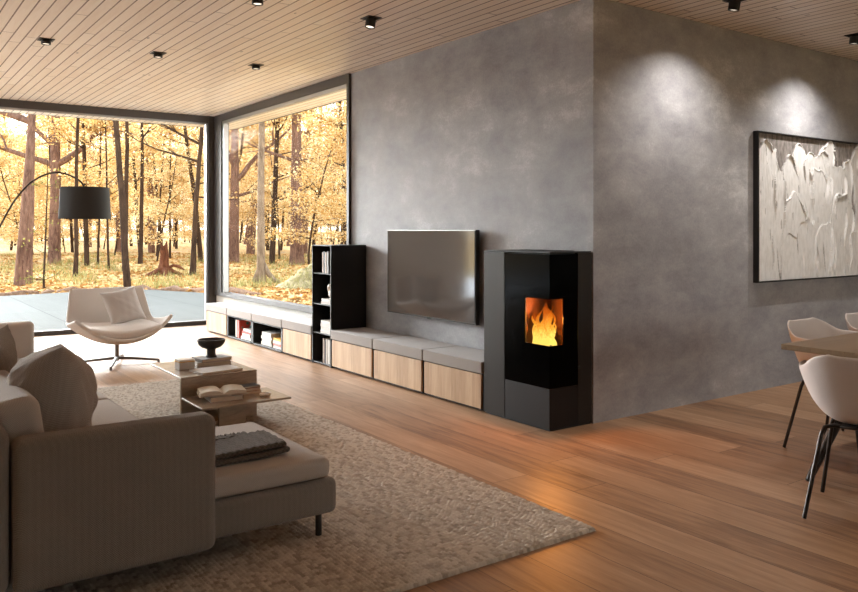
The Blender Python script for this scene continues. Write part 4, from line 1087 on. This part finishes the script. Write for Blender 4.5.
p = pillow(.37, .36, .13, M['velvet'], .0025, 9)
p.rotation_euler = (R(-24), R(-9), R(14)); p.location = (2.10, 8.15, .55); tag(p, 'small pale linen pillow propped in the swivel armchair', 'pillow')

# ------------------------------------------------------------------ arc lamp
def arclamp():
    r = thing('arc_floor_lamp', 'arched floor lamp with black drum shade by the glazing', 'floor lamp', (.90, 8.58, 0))
    sx_, sy_ = 1.71, 7.99
    d = Vector((sx_-.90, sy_-8.58, 0))
    def q(s, z): return (.90+d.x*s, 8.58+d.y*s, z)
    mk('base', lathe(B(), [(0, .001), (.17, .001), (.175, .006), (.175, .028), (.168, .034), (0, .034)], (.90, 8.58, 0), 40), M['black_metal'], r)
    keys = [(0, .03), (0, .55), (.03, .9), (.10, 1.15), (.20, 1.34), (.33, 1.57), (.47, 1.73), (.62, 1.82), (.76, 1.84), (.89, 1.80), (.98, 1.73), (1.0, 1.62)]
    f = interp([(i/(len(keys)-1), k) for i, k in enumerate(keys)])
    pts = [q(*f(i/60)) for i in range(61)]
    mk('arc_pole', tube(B(), pts, .0085, 10), M['graphite'], r)
    c = (sx_, sy_, 0)
    mk('lamp_shade', lathe(B(), [(.228, 1.405), (.230, 1.405), (.214, 1.700), (.212, 1.700), (.228, 1.405)], c, 56), M['shade'], r, 40)
    mk('diffuser', lathe(B(), [(0, 1.690), (.2115, 1.690), (.2115, 1.686), (0, 1.686)], c, 40), M['shade'], r)
    mk('bulb', lathe(B(), [(0, 1.50), (.02, 1.505), (.032, 1.53), (.028, 1.56), (.016, 1.59), (.016, 1.64), (0, 1.64)], c, 20), M['dish'], r)
arclamp()

# ------------------------------------------------------------------ dining table and chairs
def dining_table():
    r = thing('dining_table', 'oak dining table with black splayed legs, end nearest the stove', 'dining table', (4.8, 1.72, 0))
    mk('tabletop', box(B(), (3.685, 1.22, .712), (6.05, 2.19, .74), .004, 2), M['oak_table'], r)
    for x, y, sx_, sy_ in ((4.22, 2.0, -.23, .22), (4.22, 1.41, -.23, -.22), (5.52, 2.0, .23, .22), (5.52, 1.41, .23, -.22)):
        mk('leg', tube(B(), [(x, y, .71), (x+sx_, y+sy_, .001)], [.042, .017], 14), M['black_metal'], r)
dining_table()
def chair_proto():
    r = thing('dining_chair', 'x', 'chair', (0, 0, 0))
    # front is -y
    C = interp([(0, (-.22, .445)), (.2, (-.17, .452)), (.45, (.04, .425)), (.62, (.17, .47)), (.8, (.215, .58)), (1, (.26, .75))])
    E = interp([(0, (.25, -.21, .47)), (.07, (.28, -.21, .58)), (.20, (.295, -.16, .66)), (.5, (.285, .05, .675)), (.72, (.25, .15, .685)), (.88, (.20, .215, .73)), (1, (.13, .25, .755))])
    P = shell(C, E, .01, 30, 33, 2.0, 3.2, .85)
    shell_obj('seat_shell', P, .010, M['shell'], r, 1)
    for sx_ in (-1, 1):
        for sy_ in (-1, 1):
            top = (sx_*.12, sy_*.13, .415)
            b = tube(B(), [(0, sy_*.13, .417), (sx_*.13, sy_*.13, .417), (sx_*.165, sy_*.14, .408), (sx_*.178, sy_*.15, .375), (sx_*.235, sy_*.225, .004)], .0095, 10)
            me = bpy.data.meshes.new('leg'); b.to_mesh(me); b.free(); o = fin('leg', me, M['graphite'], None, 60); o.parent = r
    b = box(B(), (-.10, -.15, .412), (.10, .15, .424), .003, 1); me = bpy.data.meshes.new('seat_frame'); b.to_mesh(me); b.free(); o = fin('seat_frame', me, M['graphite'], None, 60); o.parent = r
    return r
ch = chair_proto(); G = 'moulded shell chairs at the dining table'
ch.location = (3.74, 1.79, 0); ch.rotation_euler = (0, 0, 1.90); ch['label'] = 'pale shell dining chair tucked under the end of the oak table'; ch['group'] = G
dup(ch, (4.72, 2.42, 0), R(0), 'pale shell dining chair across the table, nearer the stove', G)
dup(ch, (5.40, 2.42, 0), R(0), 'pale shell dining chair across the table, cut by the picture edge', G)
dup(ch, (4.56, 1.90, 0), PI, 'pale shell dining chair on the near long side of the table', G)
